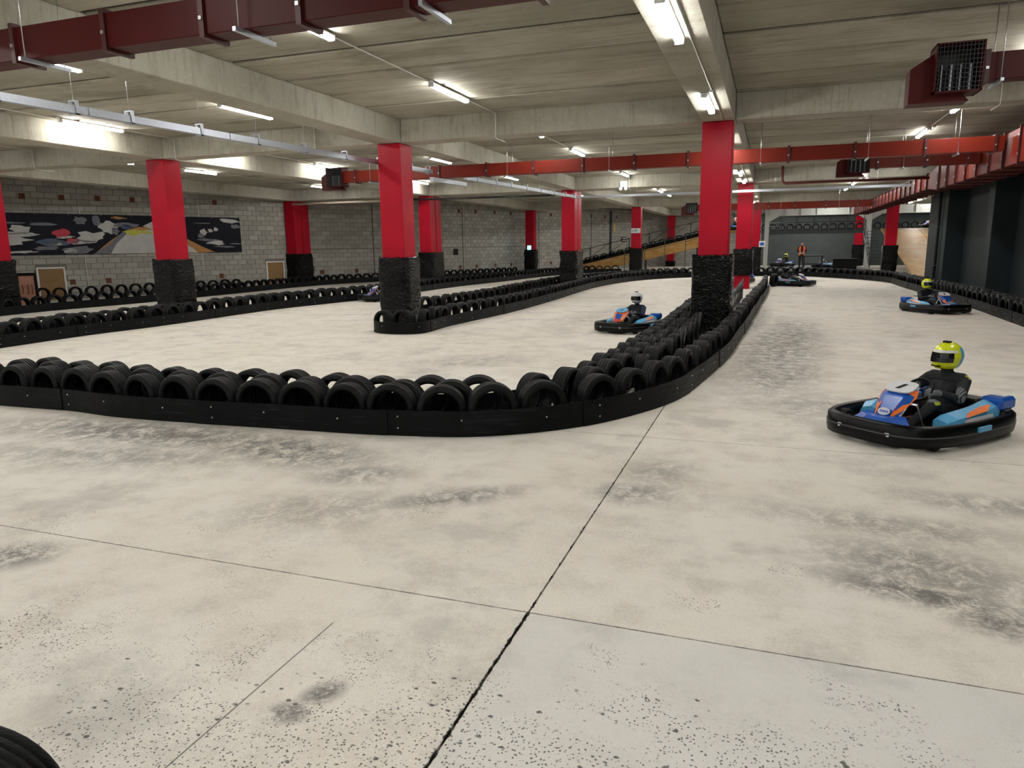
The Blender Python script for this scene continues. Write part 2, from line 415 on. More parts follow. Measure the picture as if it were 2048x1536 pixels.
for x in BX:
    ys = [-9, -.17, 17.43, 35.38, 52.63, 70.23, 100]
    for a, b in zip(ys, ys[1:]):
        MB().box(x-BW, x+BW, a+.004, b-.004, SOFF, SLAB+.14, bev=.015).build('beam', 'beam', ceil)
for (y0, y1) in rowsY:
    for i in range(len(BX)-1):
        if y1-y0 > 1:
            for a, b in ((y0, y0+.65), (y0+.71, y1)): MB().box(BX[i]+BW+.005, BX[i+1]-BW-.005, a, b, SOFF+.01, SLAB+.14, bev=.015).build('cross_beam', 'beam', ceil)
        else:
            MB().box(BX[i]+BW+.005, BX[i+1]-BW-.005, y0, y1, SOFF+.01, SLAB+.14, bev=.015).build('cross_beam', 'beam', ceil)

# ------------------------------------------------------------------ walls
def block_wall(name, pts, z1, keep, side, skip=None):
    wall = empty(name); tag(wall, kind='structure')
    base = MB(); CL, CH = .52, .258; spots = []
    for (a, b) in zip(pts, pts[1:]):
        a = Vector(a); b = Vector(b); d = (b-a); L = d.length; d.normalize(); nn = Vector((d.y, -d.x))*side
        p = [a, b, b-nn*.22, a-nn*.22]
        base.prism([(q.x, q.y) for q in p], 0, z1)
        ang = math.atan2(d.y, d.x)
        for r in range(int(z1/CH)):
            s = -.26 if r % 2 else 0.
            while s < L:
                s0, s1 = max(s, 0), min(s+CL, L)
                for (q0, q1) in (skip(s0, s1, r*CH, (a, b)) if skip else [(s0, s1)]):
                    if q1-q0 < .08: continue
                    c = a+d*((q0+q1)/2)
                    spots.append((Vector((c.x, c.y, r*CH+CH/2)), ang, round(q1-q0, 2), nn))
                s += CL
    base.build('mortar_backing', 'mortar', wall)
    spots.sort(key=lambda q: (q[0]-Vector((0, 0, CAMH))).length)
    bm_ = {}; stuff = MB()
    for k, (c, ang, L, nn) in enumerate(spots):
        key = round(L, 2)
        if k < keep:
            if key not in bm_: bm_[key] = MB().box(-key/2+.009, key/2-.009, -.02, .02, -CH/2+.009, CH/2-.009, bev=.005).mesh('block', 'block')
            link('block', bm_[key], wall, (c.x+nn.x*.0, c.y+nn.y*.0, c.z), ang).location += Vector((nn.x, nn.y, 0))*rnd.uniform(-.006, .004)
        else:
            M = Matrix.Translation(c) @ Matrix.Rotation(ang, 4, 'Z')
            stuff.box(-L/2+.011, L/2-.011, -.02-rnd.uniform(0, .006), .014, -CH/2+.011, CH/2-.011, M=M)
    if stuff.v: tag(stuff.build('blockwork', 'block', wall), kind='stuff')
    return wall
WA = Vector((-26.3, 33.8)); WD = Vector((-.347, -.938)).normalized()
WN = Vector((.938, -.347))        # towards the hall
def wl(s, z, off=0): p = WA+WD*s+WN*off; return Vector((p.x, p.y, z))
def skipL(s0, s1, z, ab):
    # the wall starts at s=20 in wall coordinates; keep clear of the two low doors
    if (ab[1]-ab[0]).length < 10 or z > 1.29: return [(s0, s1)]
    out = [(s0, s1)]
    for (q0, q1) in ((10.45, 11.61), (-.74, .42)):
        d0, d1 = 20-q1, 20-q0
        out = [iv for (a, b) in out for iv in ((a, min(b, d0)), (max(a, d1), b)) if iv[1]-iv[0] > .01]
    return out
wall_left = block_wall('wall_left', [wl(20, 0).xy, wl(-.9, 0).xy, Vector((-26.15, 36.4))], 5.2, 300, 1, skipL)
angL = math.atan2(-WD.y, -WD.x)
def on_left(s, z): return Matrix.Translation(wl(s, z)) @ Matrix.Rotation(angL, 4, 'Z')   # local +x along the wall (to the right), -y into the hall
def wbox(name, s, z, w, h, mat, parent, y0=-.06, y1=.0, bev=0):
    return MB().box(-w/2, w/2, y0, y1, -h/2, h/2, M=on_left(s, z), bev=bev).build(name, mat, parent)
for s, z in ((10.23, 4.45), (8.74, 4.47), (11.75, 4.45), (7.2, 4.47), (10.2, .73), (8.66, .73), (4.93, 4.5), (3.09, 4.5), (4.81, .73), (3.05, .73)):
    wbox('air_brick', s, z, .24, .24, 'terracotta', wall_left, -.03)
for i, s in enumerate((11.03, -.16)):
    d = empty('door_%d' % (i+1)); tag(d, kind='structure')
    wbox('leaf', s, .68, 1.0, 1.33, 'door', d, -.045, .02, .004)
    for dx in (-.535, .535): MB().box(dx-.035, dx+.035, -.07, .03, 0, 1.40, M=on_left(s, 0)).build('frame_post', 'whiteplastic', d)
    MB().box(-.57, .57, -.07, .03, 1.35, 1.42, M=on_left(s, 0)).build('frame_head', 'whiteplastic', d)
    MB().tube([on_left(s, .72) @ Vector((.42, -.05, 0)), on_left(s, .72) @ Vector((.42, -.1, 0))], .022).build('handle', 'steel', d)
for k, (s, t) in enumerate(((9.58, 'white conduit dropping down the block wall past the low door'), (4.02, 'white conduit dropping down the block wall behind the banner right of the red column'))):
    o = empty('wall_conduit', wl(s, 0, .05)); tag(o, t, 'conduit')
    c = MB().tube([(0, 0, .05), (0, 0, 4.65)], .018, 6).build('pipe', 'whiteplastic', o)
    for z in (1.2, 4.2): B(-.03, .03, -.03, .02, z-.015, z+.015).build('clip', 'whiteplastic', o)
# racing banner: flat print, built as thin coloured pieces on a navy sheet
ban = empty('banner'); tag(ban, 'long printed racing banner on the grey block wall, mostly navy and white', 'banner')
def bpt(u, v): return Vector((12.95-u*11.15-.0, 0, 1.93+v*1.85))     # u left->right, v bottom->top
MBn = on_left(0, 0)
def bpoly(name, uv, mat, off):
    vs = [(-(12.95-u*11.15), v*1.85+1.95) for u, v in uv]
    MB().prism(vs, -.075-off, -.074-off+.004, 'y', M=MBn).build(name, mat, ban)
bpoly('sheet', [(-.1, 0), (1, 0), (1, .97), (-.1, .97)], 'navy', 0)
def blob(name, u, v, ru, rv, ang, mat, off, jag=.25, n=14):
    q = random.Random(int(u*1000)+int(v*77)); pts = []
    for k in range(n):
        a = 2*math.pi*k/n; r = 1+q.uniform(-jag, jag); x = math.cos(a)*ru*r; y = math.sin(a)*rv*r
        du = x*math.cos(ang)-y*math.sin(ang)*.166; dv = y*math.cos(ang)+x*math.sin(ang)/.166
        pts.append((u+du, min(.965, max(.005, v+dv))))
    bpoly(name, pts, mat, off)
bpoly('gold_splash', [(.34, .01), (.40, .30), (.475, .60), (.53, .68), (.6, .66), (.66, .62), (.72, .42), (.80, .18), (.86, .02), (.78, .0)], 'gold', .004)
bpoly('glow_splash', [(.40, .01), (.43, .30), (.49, .56), (.60, .62), (.66, .50), (.70, .35), (.76, .12), (.78, .01)], 'paleprint', .008)
bpoly('white_haze', [(.545, .70), (.60, .86), (.645, .96), (.70, .96), (.70, .60), (.60, .60)], 'paleprint', .006)
bpoly('grass_streak', [(.455, .56), (.50, .61), (.57, .57), (.60, .50), (.54, .52), (.50, .45), (.47, .53)], 'limeprint', .012)
blob('grass_patch', .655, .50, .03, .07, 0, 'limeprint', .012)
bpoly('black_figure', [(.60, .80), (.62, .86), (.632, .96), (.645, .86), (.665, .82), (.67, .60), (.655, .52), (.64, .56), (.632, .68), (.615, .74)], 'navy', .012)
bpoly('pod_edge', [(.335, .0), (.40, .24), (.465, .58), (.475, .50), (.43, .26), (.405, .02)], 'greyprint', .012)
for a in ((.02, .34, .09, .10, .02, 'paleprint'), (.06, .46, .08, .05, .04, 'paleprint'), (.085, .60, .035, .10, 0, 'paleprint'), (.03, .50, .07, .035, .02, 'paleprint'),
          (.05, .74, .05, .018, .012, 'greyprint'), (.165, .72, .045, .04, .01, 'greyprint'), (.19, .30, .06, .09, -.004, 'blueprint'), (.195, .28, .045, .055, -.004, 'paleprint'),
          (.17, .16, .045, .05, .012, 'greyprint'), (.08, .08, .05, .03, .010, 'paleprint'), (.225, .50, .03, .10, .02, 'redprint'), (.265, .33, .03, .07, .01, 'redprint'),
          (.24, .42, .03, .03, .03, 'paleprint'), (.30, .30, .05, .05, .045, 'paleprint'), (.335, .42, .06, .13, .05, 'paleprint'), (.28, .12, .05, .10, .02, 'greyprint'),
          (.255, .10, .025, .07, .02, 'paleprint'), (.405, .66, .032, .16, 0, 'paleprint'), (.432, .57, .014, .09, 0, 'greyprint'), (.30, .82, .022, .10, 0, 'greyprint'),
          (.36, .82, .016, .11, 0, 'greyprint'), (.47, .72, .05, .06, -.01, 'greyprint'), (.48, .68, .02, .06, 0, 'blueprint'), (.45, .90, .03, .03, -.02, 'gold'),
          (.815, .56, .018, .09, 0, 'paleprint'), (.80, .46, .014, .06, 0, 'greyprint'), (.85, .60, .012, .05, .02, 'paleprint'), (.875, .64, .012, .06, .01, 'paleprint'),
          (.83, .35, .05, .035, -.034, 'greyprint'), (.87, .27, .045, .06, -.034, 'paleprint'), (.91, .16, .05, .025, -.04, 'greyprint'), (.945, .88, .05, .06, -.012, 'paleprint'),
          (.975, .72, .02, .06, -.02, 'greyprint'), (.97, .24, .03, .018, -.03, 'greyprint'), (.81, .80, .04, .012, -.008, 'greyprint'), (.70, .12, .03, .03, .02, 'navy')):
    blob('print_shape', a[0], a[1], a[2], a[3], a[4], a[5], .016, .30)
for k in range(9):
    u = .02+k*.12
    for v in (.02, .95): MB().lathe([(0, -.1), (.014, -.1), (.014, -.06), (0, -.06)], 8, 'y', M=MBn @ Matrix.Translation(Vector((-(12.95-u*11.15), 0, v*1.85+1.95)))).build('eyelet', 'steel', ban)

WB = [(-26.15, 36.35), (-22.5, 41.5), (-20.2, 47), (-18.3, 53.4), (-15, 60), (-12.5, 67), (-11.0, 71.2), (-1.0, 71.9)]
wall_back = block_wall('wall_back', WB, 5.2, 300, 1)
def on_back(i, s, z):
    a = Vector(WB[i]); b = Vector(WB[i+1]); d = (b-a).normalized(); p = a+d*s
    return Matrix.Translation((p.x, p.y, z)) @ Matrix.Rotation(math.atan2(d.y, d.x), 4, 'Z')
for i, L, zz in ((0, 6, (.7,)), (1, 6, (.7, 4.5)), (2, 6, (.7, 4.5)), (3, 7, (.7, 4.5)), (4, 7, (.7, 4.5))):
    for s in (1.2, 3.4, 5.4):
        for z in zz: MB().box(-.12, .12, -.03, .0, -.12, .12, M=on_back(i, s, z)).build('air_brick', 'terracotta', wall_back)
for i, s in ((0, 4.6), (1, .6), (1, 5.7), (3, 2.0), (4, 1.2)):      # movement joints and conduits
    MB().box(-.02, .02, -.045, .01, 0, 4.7, M=on_back(i, s, 0)).build('movement_joint', 'greysteel', wall_back)
for i, L in ((0, 6.3), (1, 5.9), (2, 6.6)):
    MB().box(0.02, L, -.035, 0, 2.02, 2.06, M=on_back(i, 0, 0)).build('bed_joint', 'mortar', wall_back)
pp = empty('wall_post'); tag(pp, 'dark vertical channel standing on the far block wall by the ramp', 'post')
MB().box(-.13, .13, -.12, -.022, 0, 5.0, M=on_back(4, 4.3, 0), bev=.01).build('channel', 'greysteel', pp)
MB().box(-.18, .18, -.13, -.022, 0, .02, M=on_back(4, 4.3, 0)).build('foot_plate', 'greysteel', pp)
o = empty('notice_box'); tag(o, 'small square black notice board on the back block wall', 'board')
MB().box(-.22, .22, -.06, -.023, -.2, .2, M=on_back(1, 5.0, 1.75), bev=.01).build('board', 'black', o)
MB().box(-.24, .24, -.065, -.058, -.22, -.2, M=on_back(1, 5.0, 1.75)).build('lip', 'blacksteel', o)
o = empty('light_board'); tag(o, 'black signal board with two rows of five white lamps on the far wall', 'board')
MB().box(-.42, .42, -.09, -.023, -.21, .21, M=on_back(4, 6.6, 2.55), bev=.01).build('case', 'black', o)
for i in range(5):
    for j in (-1, 1): MB().box(-.05, .05, -.10, -.088, -.05, .05, M=on_back(4, 6.6, 2.55) @ Matrix.Translation((-.3+.15*i, 0, j*.09))).build('lamp', 'white', o)
o = empty('yellow_notice'); tag(o, 'yellow upright notice on the far block wall by the dark channel', 'sign')
MB().box(-.14, .14, -.05, -.023, -.36, .36, M=on_back(4, 4.95, 3.6)).build('plate', 'sign_yellow', o)
MB().box(-.16, .16, -.06, -.023, -.40, -.36, M=on_back(4, 4.95, 3.6)).build('lip', 'cream', o)

wall_right = empty('wall_right'); tag(wall_right, kind='structure')
B(7.46, 7.7, -9, 38.3, 0, 5.25).build('wall_face', 'darkwall', wall_right)
for y in (8.4, 28.0, 34.7): MB().box(6.78, 7.47, y, y+.66, 0, 4.7, bev=.015).build('pilaster', 'darkwall', wall_right)
B(6.78, 7.47, 35.37, 38.3, 0, 4.7).build('wall_return', 'darkwall', wall_right)
MB().box(6.6, 7.47, 17.1, 17.76, 0, 4.7, bev=.015).build('pilaster', 'darkwall', wall_right)
o = empty('drain_pipe', (6.68, 35.7, 0)); tag(o, 'dark vertical drain pipe on the dark right wall', 'pipe')
MB().tube([(0, 0, 0), (0, 0, 4.5)], .06, 10).build('pipe', 'darkwall', o)
for z in (1, 2.6, 4.1): MB().lathe([(.06, z-.03), (.075, z-.03), (.075, z+.03), (.06, z+.03)], 10, 'z').build('collar', 'greysteel', o)
o = empty('wall_poster'); tag(o, 'brown poster in a dark frame at the right picture edge', 'poster')
B(7.40, 7.455, 20.5, 24.6, 1.55, 3.1).build('frame', 'black', o); B(7.385, 7.402, 20.6, 24.5, 1.65, 3.0).build('print', 'terracotta', o)
o = empty('floodlight'); tag(o, 'small white lamp high on the end of the dark wall', 'lamp')
B(6.64, 6.75, 37.6, 37.8, 4.02, 4.14).build('head', 'whiteplastic', o); B(6.73, 6.78, 37.65, 37.75, 3.98, 4.12).build('bracket', 'blacksteel', o)
wf = empty('wall_far'); tag(wf, kind='structure')
B(-.98, 15.9, 71.6, 71.9, 0, 5.25).build('wall_face', 'farwall', wf)
B(15.6, 15.9, 38, 71.6, 0, 5.25).build('side_face', 'farwall', wf)
B(7.7, 15.6, 38.0, 38.3, 0, 5.25).build('return_face', 'farwall', wf)

# ------------------------------------------------------------------ columns
def wrap_mesh(w, d, z0, z1, seed, bulge=.11):
    m = MB(); seg, ring = 88, 70; vs = []; fs = []
    for i in range(ring+1):
        z = z0+(z1-z0)*i/ring
        for k in range(seg):
            a = 2*math.pi*k/seg; ca, sa = math.cos(a), math.sin(a)
            e = .32; x = math.copysign(abs(ca)**e, ca)*(w/2+bulge); y = math.copysign(abs(sa)**e, sa)*(d/2+bulge)
            nz = mnoise.noise(Vector((ca*1.6+seed, sa*1.6, z*2.6)))*.06+(.5-abs(mnoise.noise(Vector((ca*4+seed, sa*4, z*13+ca*2)))))*.030+mnoise.noise(Vector((ca*11+seed, sa*11, z*30)))*.010
            lo = 1.0 if z > .25 else .97; top = 1 if i < ring else .955
            q = (1+nz*1.6)*lo*top; zz = z+(mnoise.noise(Vector((ca*6, sa*6, seed)))*.06 if i >= ring-1 else 0)
            vs.append((x*q, y*q, zz))
    for i in range(ring):
        for k in range(seg): fs.append((i*seg+k, i*seg+(k+1) % seg, (i+1)*seg+(k+1) % seg, (i+1)*seg+k))
    b = len(vs)
    for k in range(seg):
        a = 2*math.pi*k/seg; vs.append((math.copysign(min(abs(math.cos(a))*2, 1), math.cos(a))*(w/2-.01), math.copysign(min(abs(math.sin(a))*2, 1), math.sin(a))*(d/2-.01), z1-.02))
    for k in range(seg): fs.append((ring*seg+k, ring*seg+(k+1) % seg, b+(k+1) % seg, b+k))
    m.add(vs, fs, 0, True); return m
def column(x, y, label, dbl=False, wtop=1.80, w0=.0, red_foot=False, xl=.66):
    o = empty('column', (x, y, 0)); tag(o, label, 'column', 'red columns of the hall')
    d = 1.36 if dbl else .66
    if dbl:
        for a in (-.68, .03): MB().box(-xl/2, xl/2, a, a+.65, 0, SOFF-.003, bev=.018).build('shaft', 'red', o)
    else:
        MB().box(-xl/2, xl/2, -.33, .33, 0, SOFF-.003, bev=.018).build('shaft', 'red', o)
    wr = wrap_mesh(xl, d, w0, wtop, x*3+y).build('wrap', 'wrap', o); tag(wr, 'glossy black plastic film wrapped round the foot')
    return o
colA = column(-1.25, 17.43, 'nearest red column with black wrapped foot inside the curved tyre barrier')
column(-9.43, 17.43, 'red column with black wrapped foot rising at the nose of the middle barrier')
column(-17.2, 17.43, 'red column in front of the racing banner')
column(-25.0, 17.43, 'red column cut by the left picture edge', xl=.9)
column(-1.22, 35.38, 'bright red column with black wrap and bare red foot behind the nearest column', True, 1.8, .62)
column(-9.43, 35.38, 'red double column right of centre with black wrapped foot by the middle barrier', True)
column(-17.2, 35.38, 'red double column half hidden by the column at the barrier nose', True)
column(-25.6, 35.38, 'red double column at the end of the block wall beside a low door', True)
column(-17.2, 52.63, 'slim far red column against the block wall with a cyan beacon')
column(-9.2, 52.63, 'far red column with a green exit sign by the ramp')
column(-9.0, 70.2, 'farthest red column at the back of the ramp', wtop=.5)
column(-1.1, 52.63, 'dim red column showing right of the bright red one')
column(7.2, 52.63, 'red column beside the plywood ramp at the right')
column(7.1, 70.2, 'dark red column behind the white steel post')

# ------------------------------------------------------------------ ducts
def duct_run(o, x0, x1, y, z0, z1, dpt, ribs, mat):
    MB().box(x0, x1, y, y+dpt, z0, z1, bev=.008).build('duct_body', mat, o)
    for x in ribs:
        m = MB(); t = .03
        m.box(x-t, x+t, y-.035, y, z0-.035, z1+.035); m.box(x-t, x+t, y+dpt, y+dpt+.035, z0-.035, z1+.035)
        m.box(x-t, x+t, y, y+dpt, z0-.035, z0); m.box(x-t, x+t, y, y+dpt, z1, z1+.035)
        r = m.build('flange', 'rib', o)
        MB().box(x-.018, x+.018, y-.05, y-.034, z0+.13, z0+.165).build('clip', 'steel', r)
def hangers(o, xs, y, z0, dpt):
    for x in xs:
        m = MB()
        for yy in (y-.09, y+dpt+.09): m.tube([(x, yy, z0-.06), (x, yy, SLAB-.01)], .007, 5)
        h = m.build('hanger_rods', 'steel', o)
        MB().box(x-.02, x+.02, y-.16, y+dpt+.16, z0-.055, z0-.015).build('hanger_channel', 'galv', h)
def grille_box(o, x, y, z0, z1, w, dpt, mat):
    # open box with a wire grille facing -y, and a flared flange at its free end
    zc0, zc1 = z0-.12, z1+.12; m = MB()
    m.box(x, x+w, y+dpt-.02, y+dpt, zc0, zc1); m.box(x, x+w, y-.1, y+dpt, zc0, zc0+.02); m.box(x, x+w, y-.1, y+dpt, zc1-.02, zc1)
    m.box(x, x+.02, y-.1, y+dpt, zc0, zc1); m.box(x+w-.02, x+w, y-.1, y+dpt, zc0, zc1)
    b = m.build('grille_box', mat, o)
    g = MB()
    for i in range(1, 13): q = x+w*i/13; g.box(q-.004, q+.004, y-.104, y-.098, zc0, zc1)
    for i in range(1, 11): q = zc0+(zc1-zc0)*i/11; g.box(x, x+w, y-.106, y-.1, q-.004, q+.004)
    g.build('wire_grille', 'blacksteel', b)
    v = MB()
    for i in range(4): q = x+w*(.2+.2*i); v.box(q-.010, q+.010, y+.10, y+dpt-.04, zc0+.03, zc0+(zc1-zc0)*.62)
    v.build('vanes', 'galv', b)
    MB().box(x+.02, x+w-.02, y+dpt-.05, y+dpt-.025, zc0+.02, zc1-.02).build('throat_shade', 'blacksteel', b)  # black sheet standing in for the shade deep inside the box
    f = MB(); f.prism([(x-.28, zc0-.10), (x-.0, zc0), (x-.0, zc1-.1), (x-.28, zc1-.28)], y+.05, y+dpt+.05, 'y')
    f.prism([(x-.28, zc0-.10), (x+w*.8, zc0-.10), (x+w*.65, zc0), (x, zc0)], y+.05, y+dpt+.05, 'y'); f.build('flared_flange', mat, b)
# near branch across the top left
o = empty('air_duct'); tag(o, 'dark red air duct crossing the top left corner near the camera', 'duct', 'branch ducts')
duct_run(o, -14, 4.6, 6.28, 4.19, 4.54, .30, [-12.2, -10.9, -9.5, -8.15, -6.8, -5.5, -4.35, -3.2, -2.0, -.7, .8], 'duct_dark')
hangers(o, (-10.2, -7.9, -5.0, -3.0, -.4), 6.28, 4.19, .30)
o = empty('air_duct'); tag(o, 'long red air duct crossing behind the front red columns', 'duct', 'branch ducts')
duct_run(o, -13.35, 5.2, 21.1, 4.18, 4.54, .30, [-12.9, -11.2, -9.9, -8.3, -6.8, -5.3, -3.8, -2.3, .3, 1.9, 3.5, 5.0], 'duct')
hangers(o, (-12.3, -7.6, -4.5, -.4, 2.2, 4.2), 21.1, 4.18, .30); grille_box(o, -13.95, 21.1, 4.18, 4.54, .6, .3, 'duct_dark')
o = empty('air_duct'); tag(o, 'short red air duct with a grille end below the long one at right', 'duct', 'branch ducts')
duct_run(o, 2.55, 5.3, 23.7, 4.14, 4.50, .30, [2.75, 4.0, 5.0], 'duct'); hangers(o, (3.4,), 23.7, 4.14, .3); grille_box(o, 1.95, 23.7, 4.14, 4.5, .6, .3, 'duct_dark')
o = empty('air_duct'); tag(o, 'dark red duct end with a square wire grille at the upper right', 'duct', 'branch ducts')
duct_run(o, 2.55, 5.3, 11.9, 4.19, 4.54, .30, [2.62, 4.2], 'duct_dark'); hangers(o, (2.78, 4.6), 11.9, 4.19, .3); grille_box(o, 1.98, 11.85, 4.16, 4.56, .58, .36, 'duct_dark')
o = empty('air_duct'); tag(o, 'farthest red air duct crossing above the pit area', 'duct', 'branch ducts')
duct_run(o, -4.5, 5.36, 47.2, 4.06, 4.46, .35, [-4.2, -2.5, -.3, 1.2, 2.9, 4.6], 'duct'); hangers(o, (-3.4, .4, 3.6), 47.2, 4.06, .35); grille_box(o, -5.2, 47.2, 4.06, 4.46, .7, .35, 'duct_dark')
# main trunk along the right wall
o = empty('trunk_duct'); tag(o, 'orange red ribbed trunk duct running away along the dark right wall', 'duct')
def trunk(y0, y1, x0, x1, z0, z1, step, w=.0):
    MB().box(x0, x1, y0, y1, z0, z1, bev=.01).build('duct_body', 'duct', o)
    y = y0+.05
    while y < y1:
        m = MB(); m.box(x0-.05, x0, y-.025, y+.025, z0-.05, z1+.05); m.box(x0, x1, y-.025, y+.025, z0-.05, z0); m.box(x0, x1, y-.025, y+.025, z1, z1+.05)
        r = m.build('flange', 'rib', o)
        for q in (.25, .75): MB().box(x0-.062, x0-.049, y-.035, y+.035, z0+(z1-z0)*q-.03, z0+(z1-z0)*q+.03).build('clip', 'steel', r)
        y += step
trunk(9.0, 29.5, 5.32, 6.3, 3.82, 4.62, 1.25)
m = MB(); y0, y1 = 29.5, 31.6
m.add([(5.32, y0, 3.82), (6.3, y0, 3.82), (6.3, y0, 4.62), (5.32, y0, 4.62), (5.42, y1, 3.98), (6.3, y1, 3.98), (6.3, y1, 4.5), (5.42, y1, 4.5)], [(0, 1, 2, 3), (7, 6, 5, 4), (0, 4, 5, 1), (1, 5, 6, 2), (2, 6, 7, 3), (3, 7, 4, 0)])
m.build('reducer', 'duct', o)
trunk(31.6, 58.0, 5.42, 6.3, 3.98, 4.5, 1.2)

# ------------------------------------------------------------------ trunking, pipes, conduits
o = empty('cable_trunking'); tag(o, 'galvanised cable trunking hung on rods along the left bays', 'trunking')
def tp(y): return -10.72+(y-7)*.075
ys = [7.0, 9.2, 12.2, 15.2, 18.2, 20.2, 22.4, 25.2, 28.2, 31.2, 33.4]
for a, b in zip(ys, ys[1:]):
    m = MB(); xa, xb = tp(a), tp(b); dz = -.21 if a == 20.2 else 0
    m.add([(xa-.06, a+.01, 4.22+dz), (xa+.06, a+.01, 4.22+dz), (xb+.06, b-.01, 4.22+dz), (xb-.06, b-.01, 4.22+dz), (xa-.06, a+.01, 4.34+dz), (xa+.06, a+.01, 4.34+dz), (xb+.06, b-.01, 4.34+dz), (xb-.06, b-.01, 4.34+dz)], [(3, 2, 1, 0), (4, 5, 6, 7), (0, 1, 5, 4), (1, 2, 6, 5), (2, 3, 7, 6), (3, 0, 4, 7)])
    m.build('trunking_length', 'galv', o)
    for q in (() if dz else (a+.8, min(a+2.3, b-.2))):
        x = tp(q); m = MB(); m.box(x-.075, x+.075, q-.03, q+.03, 4.20, 4.222); m.box(x-.075, x-.06, q-.03, q+.03, 4.2, 4.40); m.box(x+.06, x+.075, q-.03, q+.03, 4.2, 4.40); m.box(x-.075, x+.075, q-.03, q+.03, 4.40, 4.42)
        h = m.build('bracket', 'galv', o); MB().tube([(x, q, 4.42), (x, q, SLAB-.01)], .006, 5).build('rod', 'steel', h)
o = empty('cable_trunking'); tag(o, 'galvanised cable trunking crossing below the second cross beam', 'trunking')
for a in range(-9, 5, 3): MB().box(a+.01, min(a+2.99, 5.3), 34.05, 34.2, 4.26, 4.36).build('trunking_length', 'galv', o)
for a in range(-8, 6, 2): MB().tube([(a, 34.12, 4.36), (a, 34.12, SLAB-.01)], .006, 5).build('rod', 'steel', o)
o = empty('fire_pipe'); tag(o, 'maroon pipe running right below the second cross beam', 'pipe')
MB().tube([(.25, 30.4, 4.95), (.25, 30.4, 4.42), (.3, 30.4, 4.34), (.4, 30.4, 4.3), (5.25, 30.4, 4.3)], .05, 8).build('pipe', 'darkred', o)
for x in (1.4, 3.0, 4.7): MB().tube([(x, 30.4, 4.34), (x, 30.4, SLAB-.01)], .008, 5).build('rod', 'steel', o)
MB().tube([(.25, 30.4, 4.93), (.25, 30.4, SLAB-.01)], .008, 5).build('rod', 'steel', o)
o = empty('water_pipe'); tag(o, 'pale pipe hung under the cross beam in front of the back block wall', 'pipe')
MB().tube([(-25.1, 34.35, 4.5), (-17.7, 34.35, 4.5)], .06, 8).build('pipe', 'cream', o)
MB().tube([(-17.7, 34.35, 4.5), (-10.0, 34.35, 4.46)], .05, 8).build('dark_pipe', 'blacksteel', o)
for x in (-24, -22.4, -20.8, -19.2, -16.5, -14, -11.8): MB().tube([(x, 34.35, 4.5), (x, 34.35, SLAB-.01)], .008, 5).build('rod', 'steel', o)

# ------------------------------------------------------------------ light fittings
LIGHTN = {-22.0: 'in the far left bay', -16.35: 'beside the left beam', -11.6: 'in the bay with the galvanised trunking', -6.45: 'in the middle bay', 4.05: 'in the right bay', -1.27: 'under the nearest beam', 10.6: 'over the plywood ramp'}
proto = empty('tube_light', (0, 0, 0))
MB().box(-.065, .065, -.90, .90, -.035, 0, bev=.01).build('housing', 'whiteplastic', proto)
m = MB(); prof = [(-.055, -.036), (-.055, -.06), (-.035, -.085), (.035, -.085), (.055, -.06), (.055, -.036)]
m.prism(prof, -.86, .86, 'y'); m.build('diffuser', 'tube', proto)
for s in (-1, 1): MB().box(-.06, .06, s*.88-.02, s*.88+.02, -.09, -.034, bev=.008).build('end_cap', 'whiteplastic', proto)
MB().tube([(.0, -.90, -.03), (.02, -.98, -.10), (.05, -1.02, -.12), (.08, -1.04, -.08), (.09, -1.05, -.02)], .008, 6).build('flex', 'whiteplastic', proto)
index_kids()
first = True; cnt = {}
LY = {-22.0: [9.2, 14.4, 20.0, 24.2, 32.6], -16.35: [4, 9.2, 14.4, 19.6, 24.8, 32.6], -11.6: [-6, -2.2, 4, 9.2, 14.4, 19.6, 24.9, 32.6, 41, 46, 54.4], -6.45: [-6, -2.2, 4, 9.2, 14.4, 20.0, 24.9, 33.4, 38.8, 41.6, 44.6, 48.4, 54.4, 60, 66],  # farthest two middle-bay battens are added to brighten the dark pit end
      4.05: [-6, -2.2, 4, 9.2, 14.4, 20.4, 25.0, 33.0, 38.8, 41.5, 44.2, 48.6, 54.4, 58.5, 64, 68.6], -1.27: [-4, 2.5, 9.3, 14.75, 20.2, 24.8, 29.3, 33.0, 40, 45, 50, 56, 62], 10.6: [41.5, 46, 50, 54.6, 59, 64, 68]}  # farthest right-bay batten is likewise added to light the pit wall
ordw = ['nearest', 'second', 'third', 'fourth', 'fifth', 'sixth', 'seventh', 'eighth', 'ninth', 'tenth', 'eleventh', 'twelfth', 'thirteenth', 'fourteenth', 'fifteenth']
